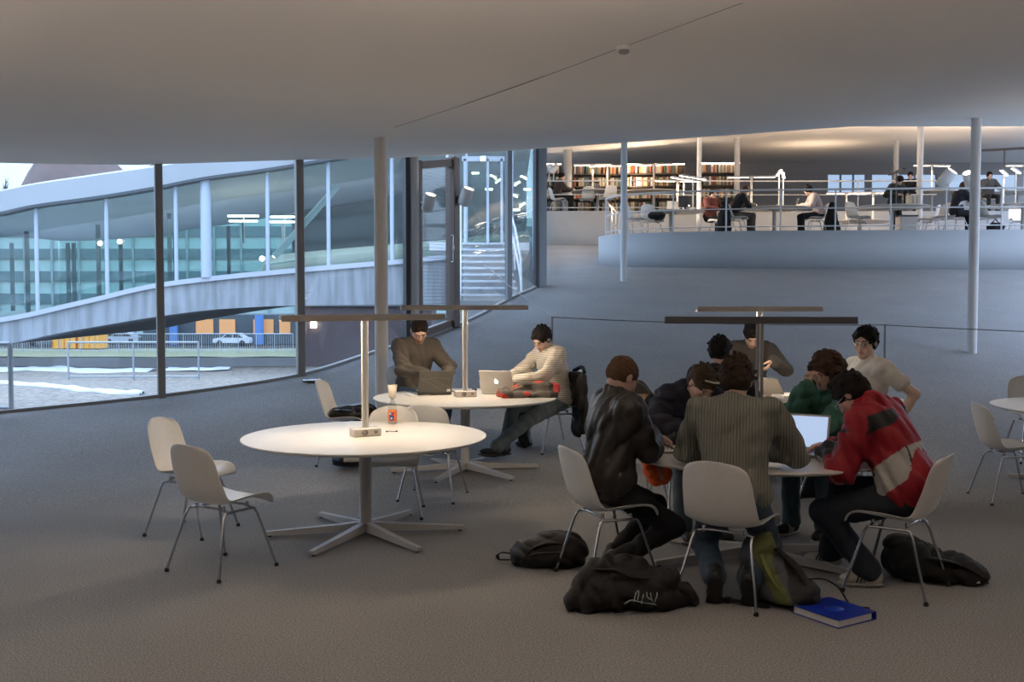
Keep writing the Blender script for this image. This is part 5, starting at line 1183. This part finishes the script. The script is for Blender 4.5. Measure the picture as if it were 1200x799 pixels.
def flamp(px, y, z, rz, label, lit=True, L=1.2, H=.84, base=.70):
    key = 'FL%d' % lit
    if key not in globals():
        globals()[key] = l = make_lamp(lit, label, 1.2, barm=None if lit else DARKBAR, postm=None if lit else DARKBAR); l['group'] = 'T-shaped table lamps'; l.location = (W(px, y), y, z + base); l.rotation_euler = (0, 0, rz)
        if lit:
            for c in l.children:
                if c.name.startswith('light_strip'): c.scale = (1, 1.1, 3.2); c.location.z = -(.84 - .016) * 2.2; c.data.materials[0] = LEDB
    else: l = dup(globals()[key], (W(px, y), y, z + base), rz, label, 'T-shaped table lamps')
    return l
flamp(793, 26.7, PZ, rad(6), 'lit lamp behind the black monitor, bar level'); flamp(800, 26.3, PZ, rad(50), 'lit lamp nearest behind the black monitor, bar turned away'); flamp(811, 25.9, PZ, rad(48), 'lit lamp between black monitor and plateau column, bar turned away')
flamp(879, 25.8, PZ, rad(-8), 'lit lamp above the dark jacketed reader on the plateau'); flamp(911, 24.9, PZ, rad(80), 'lit lamp seen end on at the plateau, left of the pink shirted person')
flamp(916, 25.4, PZ, rad(74), 'second lit lamp seen nearly end on, left of the pink shirted person'); flamp(1089, 32.5, TZ, rad(4), 'lit lamp in front of the pale window strip, near the tall column')
flamp(1173, 24.9, PZ, rad(58), 'lit lamp slanting up at right, above the right edge table'); flamp(1187, 24.5, PZ, rad(56), 'lit lamp with white base at the right picture edge table'); flamp(1197, 32.5, TZ, rad(0), 'lit lamp cut by the right picture edge')
flamp(694, 32.3, TZ, rad(-4), 'lit lamp on the terrace above the dark coated figure'); flamp(711, 32.6, TZ, rad(-10), 'lit lamp on the terrace just left of the plateau column'); flamp(765, 32.3, TZ, rad(-12), 'lit lamp before the bookcases, right of the plateau column')
flamp(1021, 29.8, PZ, rad(0), 'low lit lamp left of the standing dark figure'); flamp(990, 30.0, PZ, rad(4), 'low lit lamp right of the pink shirted person')
fl_ = flamp(1173, 32.5, TZ, rad(-25), 'unlit dark T-shaped lamp before the right window strip', lit=False); fl_.scale = (1.1, 1.1, 1.6)
fl_ = flamp(1048, 24.8, PZ, rad(85), 'grey unlit lamp in front of the standing dark figure', lit=False); fl_.scale = (1, 1, 1)
# a few real glows for the lit far lamps
for px, y, z, e in ((1010, 29.8, PZ + 1.4, 14), (795, 26.4, PZ + 1.45, 22), (912, 25, PZ + 1.45, 22), (1180, 25, PZ + 1.4, 18), (700, 32.5, TZ + 1.4, 18), (1089, 32.5, TZ + 1.4, 12)):
    ld = bpy.data.lights.new('far_lamp_light', 'AREA'); ld.size = .8; ld.energy = e; ld.color = (1, .84, .64); o = bpy.data.objects.new('far_lamp_light', ld); COL.objects.link(o); o.location = (W(px, y), y, z - .03)
FC = 'chairs on the far plateau'
for px, y, z, rz, lb in ((740, 25.3, PZ, -60, 'white chair right behind the far column at the plateau corner'), (763, 25.6, PZ, -35, 'white chair on plateau carrying a dark bag, before the monitor table'), (843, 25.6, PZ, 115, 'white chair on plateau nearest the red jacketed seated figure'), (850, 26.0, PZ, 150, 'white chair turned away on plateau, between red and black seated figures'),
                      (862, 25.0, PZ, -84, 'chair under the black coated reader on the plateau'), (955, 25.1, PZ, 86, 'chair under the pink shirted person on plateau'), (1003, 24.8, PZ, -70, 'empty white chair on plateau, left of the table of the standing figure'), (1085, 25.6, PZ, 60, 'white chair on plateau left of the tall floodlight'), (1096, 24.9, PZ, 100, 'white chair on plateau directly below the tall floodlight'),
                      (1118, 24.6, PZ, 30, 'chair under the navy vested person on plateau'), (1155, 24.5, PZ, -75, 'white chair at right edge table on the plateau'), (1192, 25.6, PZ, 170, 'dark covered chair behind the right edge table on the plateau'), (688, 32.1, TZ, 5, 'white chair on the terrace in front of the dark leaning figure'), (1156, 32.15, TZ, 175, 'chair under the far back person before the right window strip'), (1064, 32.15, TZ, 160, 'chair under the far back person below the left window strip'), (712, 31.7, TZ, 20, 'pale chair on the terrace right of the dark leaning figure'), (653, 32.3, TZ, -80, 'chair under the brown clothed person on the terrace')):
    chair(W(px, y), y, rad(rz), lb, z, FC)
def fp(label, px, y, z, rz, pose, top, tr, hair, skin=(.55, .36, .27), nm='jacket', sc=1.): person(label, (W(px, y), y, z), rad(rz), pose, (nm, top, dict(inf=.03, w=1.1)), ('trousers', tr, {}), (SHB, SOLEB), hair, skin=skin, far=True, sc=sc)
BK = mat('far_black', (.014, .014, .015), .9); DK = ('short', (.018, .012, .010), 'far_dark'); BR = ('short', (.10, .045, .025), 'far_brown')
fp('person in brown clothes seated at the terrace railing, facing right', 655, 32.3, TZ, -85, dict(lean=12, pitch=15), mat('far_brown_top', (.06, .04, .035), .9), BK, DK)
fp('person in black leaning over behind a white chair on the terrace', 691, 32.9, TZ, -40, dict(lean=40, pitch=50), BK, BK, DK)
fp('person in red and black seated behind the plateau column', 833, 26.4, PZ, -150, dict(lean=8, pitch=12), mat('far_red', (.11, .025, .02), .9), BK, DK)
fp('person with black jacket bending right over the far plateau table', 862, 25.0, PZ, -84, dict(lean=28, pitch=35), BK, mat('far_khaki', (.10, .085, .07), .9), BR)
fp('person in a pale pink shirt with dark hair bun, facing left', 955, 25.1, PZ, 86, dict(lean=24, pitch=35), mat('far_pink', (.50, .40, .38), .9), BK, ('bun', (.012, .010, .009), 'far_black'), nm='shirt')
fp('person dressed in black standing on the plateau, head bowed', 1046, 26.6, PZ - .02, 200, dict(stand=1, lean=12, pitch=45, rh=(.2, .3, 1.15), lh=(-.15, .3, 1.15), rf=(.10, .0, .085), lf=(-.12, .0, .085)), mat('far_green_black', (.018, .024, .020), .9), BK, DK)
fp('person in a navy vest with brown hair, seated left of the tall near column', 1121, 24.5, PZ, -75, dict(lean=18, pitch=20), mat('far_navy', (.022, .022, .035), .9), BK, BR)
fp('person far back with dark hair before the right window strip', 1156, 32.2, TZ, 175, dict(lean=5, pitch=10), mat('far_grey', (.10, .10, .10), .9), BK, DK)
fp('person far back with dark hair below the left window strip', 1064, 32.2, TZ, 160, dict(lean=10, pitch=15), BK, BK, DK)
# coats on far chairs, bags, boxes, monitor
def lump(nm, label, cat, px, y, z, ops, m, rz=0, seed=1): t = thing(nm, label, cat, (W(px, y), y, z), rz); blob(nm + '_body', ops, .016, m, t, folds(seed, .02, 35)); return t
t = lump('coat', 'black coat hanging off the chair of the pink shirted person', 'coat', 972, 25.2, PZ, [('+', rc((0, 0, .75), (.03, 0, .15), .08, .20), .03), ('-', rbox((0, 0, -.1), (1, 1, .2), .001), .01)], BK, seed=2); b = MB(); b.tube([(-.05, -.06, .8), (0, -.08, .84), (.05, -.06, .8)], .02, 6); b.build('collar', BK, t)
t = lump('coat', 'black coat hanging behind the black coated reader on plateau', 'coat', 848, 24.9, PZ, [('+', rc((0, 0, .78), (-.02, 0, .12), .09, .17), .03), ('-', rbox((0, 0, -.1), (1, 1, .2), .001), .01)], BK, seed=3); b = MB(); b.tube([(-.05, -.06, .8), (0, -.08, .86), (.05, -.06, .8)], .02, 6); b.build('collar', BK, t)
t = lump('bag', 'dark bag lying on the white chair before the monitor table', 'bag', 769, 25.4, PZ + .44, [('+', ell((0, 0, .10), (.20, .14, .11)), .03)], BK, seed=4); b = MB(); b.tube([(-.15, -.10, .10), (.0, -.17, -.10), (.18, -.1, .06)], .014, 6); b.build('strap', BK, t)
t = lump('bag', 'black bag on the floor under the right edge table on plateau', 'bag', 1164, 24.2, PZ, [('+', ell((0, 0, .14), (.20, .14, .14)), .03)], BK, seed=5); b = MB(); b.tube([(-.15, 0, .2), (.0, 0, .36), (.15, 0, .2)], .014, 6); b.build('strap', BK, t)
mn = thing('monitor', 'black computer monitor with a bright dot on the far plateau table', 'monitor', (W(802, 26.), 26., PZ + .70), rad(5)); b = MB(); b.box((0, 0, .24), (.36, .04, .30), bev=.01); b.build('screen_housing', DPLAST, mn); b = MB(); b.box((0, .02, .05), (.05, .03, .10)); b.box((0, .02, .006), (.2, .14, .012)); b.build('stand', DPLAST, mn); b = MB(); b.lathe((.09, -.022, .13), [(0, 0), (.015, 0), (.015, .003), (0, .003)], 12, M=Matrix.Rotation(pi / 2, 3, 'X')); b.build('power_light', LEDB, mn)
laptop('white laptop lid standing open left of the black monitor', W(786, 26.2), 26.2, PZ + .70, rad(190), mat('laptop_white', (.76, .74, .7)), 100); laptop('grey laptop on the far table of the pink shirted person', W(924, 25.3), 25.3, PZ + .70, rad(-95), mat('laptop_grey', (.2, .19, .18), .4), 110)
pb = thing('cabinet', 'low white cabinet with dark top under the far plateau table', 'cabinet', (W(1060, 25.6), 25.6, PZ)); b = MB(); b.box((0, 0, .27), (.40, .4, .50), bev=.01); b.build('cabinet_body', WPAINT, pb); b = MB(); b.box((0, 0, .535), (.43, .43, .035)); b.build('top', DARKBAR, pb)
for k in range(3):
    bk = thing('binder', ('pale file binder left of three on the standing figure\'s table', 'pale file binder in the middle of three on the standing figure\'s table', 'pale file binder right of three on the standing figure\'s table')[k], 'binder', (W(1063, 25.) + k * .09, 25., PZ + .70)); b = MB(); b.box((0, 0, .15), (.07, .25, .29)); b.build('cover', mat('binder_pale', (.6, .55, .45), .6), bk); b = MB(); b.box((0, .004, .153), (.055, .255, .275)); b.build('pages', PAPER, bk)
# floodlights on posts
floodlight((W(1113, 23.2), 23.2, 1.70 + (345 - 201) / 1200 * 23.2), (W(1113, 23.2) + 1.2, 22.0, 4.48 + 2.), 'large tilted white floodlight on the plateau railing, glowing face up', 0, .14, .42, mount=(W(1108, 23.2), 23.1, PZ + .92), emit=9)
floodlight((W(1131, 23.6), 23.6, 1.70 + (345 - 203) / 1200 * 23.6), (W(1131, 23.6) - .8, 22.8, 6.2), 'white floodlight half hidden behind the tall near column', 0, .13, .42, mount=(W(1128, 23.6), 23.2, PZ + .92), emit=3)
floodlight((W(644, 31.4), 31.4, 1.70 + (345 - 194) / 1200 * 31.4), (W(644, 31.4) - .5, 32.2, 9), 'white spotlight at the left end of the terrace railing', 0, .08, .24, mount=(W(642, 31.4), 31.4, TZ + .92), emit=3)
floodlight((W(652, 31.4), 31.4, 1.70 + (345 - 195) / 1200 * 31.4), (W(652, 31.4) + 1., 32.4, 7), 'white spotlight tilted right on the terrace railing', 0, .09, .30, mount=(W(648, 31.4), 31.4, TZ + .92), emit=3)
x_, y_ = gpt(491); floodlight((x_ + .19, y_ - .12, 1.70 + (345 - 229) / 1200 * y_), (x_ + .9, y_ - 1.0, 5.4), 'tilted white spotlight on the left post of the bronze glass door', 0, .085, .26, mount=(x_ - .0, y_ - .02, 1.70 + (345 - 238) / 1200 * y_), emit=9)
x_, y_ = gpt(532); floodlight((x_ + .24, y_ - .12, 1.70 + (345 - 222) / 1200 * y_), (x_ + 1.2, y_ - .9, 5.6), 'tilted white spotlight on the right post of the bronze glass door', 0, .095, .28, mount=(x_ + .02, y_ - .02, 1.70 + (345 - 236) / 1200 * y_), emit=12)
# spots added without housings, filling hall and plateau with light off the ceiling
def up(x, y, z, ax, ay, e, col=(1., .76, .54), cone=165):
    ld = bpy.data.lights.new('fill_uplight', 'SPOT'); ld.energy = e; ld.spot_size = rad(cone); ld.spot_blend = 1.; ld.shadow_soft_size = .15; ld.color = col
    o = bpy.data.objects.new('fill_uplight', ld); COL.objects.link(o); o.location = (x, y, z); d = V3((ax, ay, 1)).normalized(); o.rotation_euler = (-d).to_track_quat('Z', 'Y').to_euler()
for a in UPS: up(*a)

# ------------------------------------------------------------- bookcases with books
BC = mat('bookcase_brown', (.10, .075, .06), .6)
covers = [mat('book%d' % i, c, .65) for i, c in enumerate(((.42, .10, .05), (.62, .50, .35), (.10, .12, .15), (.55, .30, .14), (.66, .62, .55), (.10, .16, .12), (.35, .30, .22), (.50, .42, .30), (.16, .08, .06)))]
protos = []
for i, cm_ in enumerate(covers):
    b = MB(); b.box((0, 0, .14), (.052, .20, .26 + .02 * (i % 3))); me_o = b.build('book', cm_); protos.append(me_o)
used_p = set(); rb = random.Random(9)
for n_, (px, y, wdt, lb) in enumerate(((646, 33.4, .62, 'short bookcase behind the two white spotlights on the terrace'), (692, 33.6, 1.15, 'bookcase behind the dark leaning figure on the terrace'), (726, 33.7, .70, 'bookcase directly behind the plateau column'), (750, 33.5, .95, 'bookcase just right of the plateau column'), (783, 33.4, .95, 'bookcase behind the black monitor'), (841, 33.2, 1.30, 'bookcase behind the red and black seated figure'))):
    s = thing('bookcase', lb, 'bookcase', (W(px, y), y, TZ - .25)); hs = (.02, .42, .82, 1.22, 1.62); b = MB()
    for sx in (-1, 1): b.box((sx * wdt / 2, .02, .98), (.03, .30, 1.96)); 
    b.build('side_panel', BC, s); b = MB(); b.box((0, .17, .98), (wdt, .015, 1.96)); b.build('back_panel', BC, s)
    for h_ in (*hs, 1.96):
        if h_ < 1.9: b = MB(); b.box((0, .02, h_), (wdt, .28, .025)); b.build('shelf', BC, s)
    b = MB(); b.box((0, -.12, 1.925), (wdt, .03, .03)); b.build('shelf_light', LEDB, s)
    for h_ in hs[1:]:
        x = -wdt / 2 + .05
        while x < wdt / 2 - .06:
            if rb.random() < .93:
                i = rb.randrange(len(protos)); o = protos[i]
                if i in used_p: o = o.copy(); COL.objects.link(o)
                used_p.add(i); o.location = (W(px, y) + x, y - .0 + rb.uniform(-.02, .02), TZ - .25 + h_ + .013)
                tag(o, 'book standing upright in the far bookcases', 'book', 'books in the far bookcases')
            x += .060 if rb.random() < .8 else .085
for i, o in enumerate(protos):
    if i not in used_p: bpy.data.objects.remove(o)
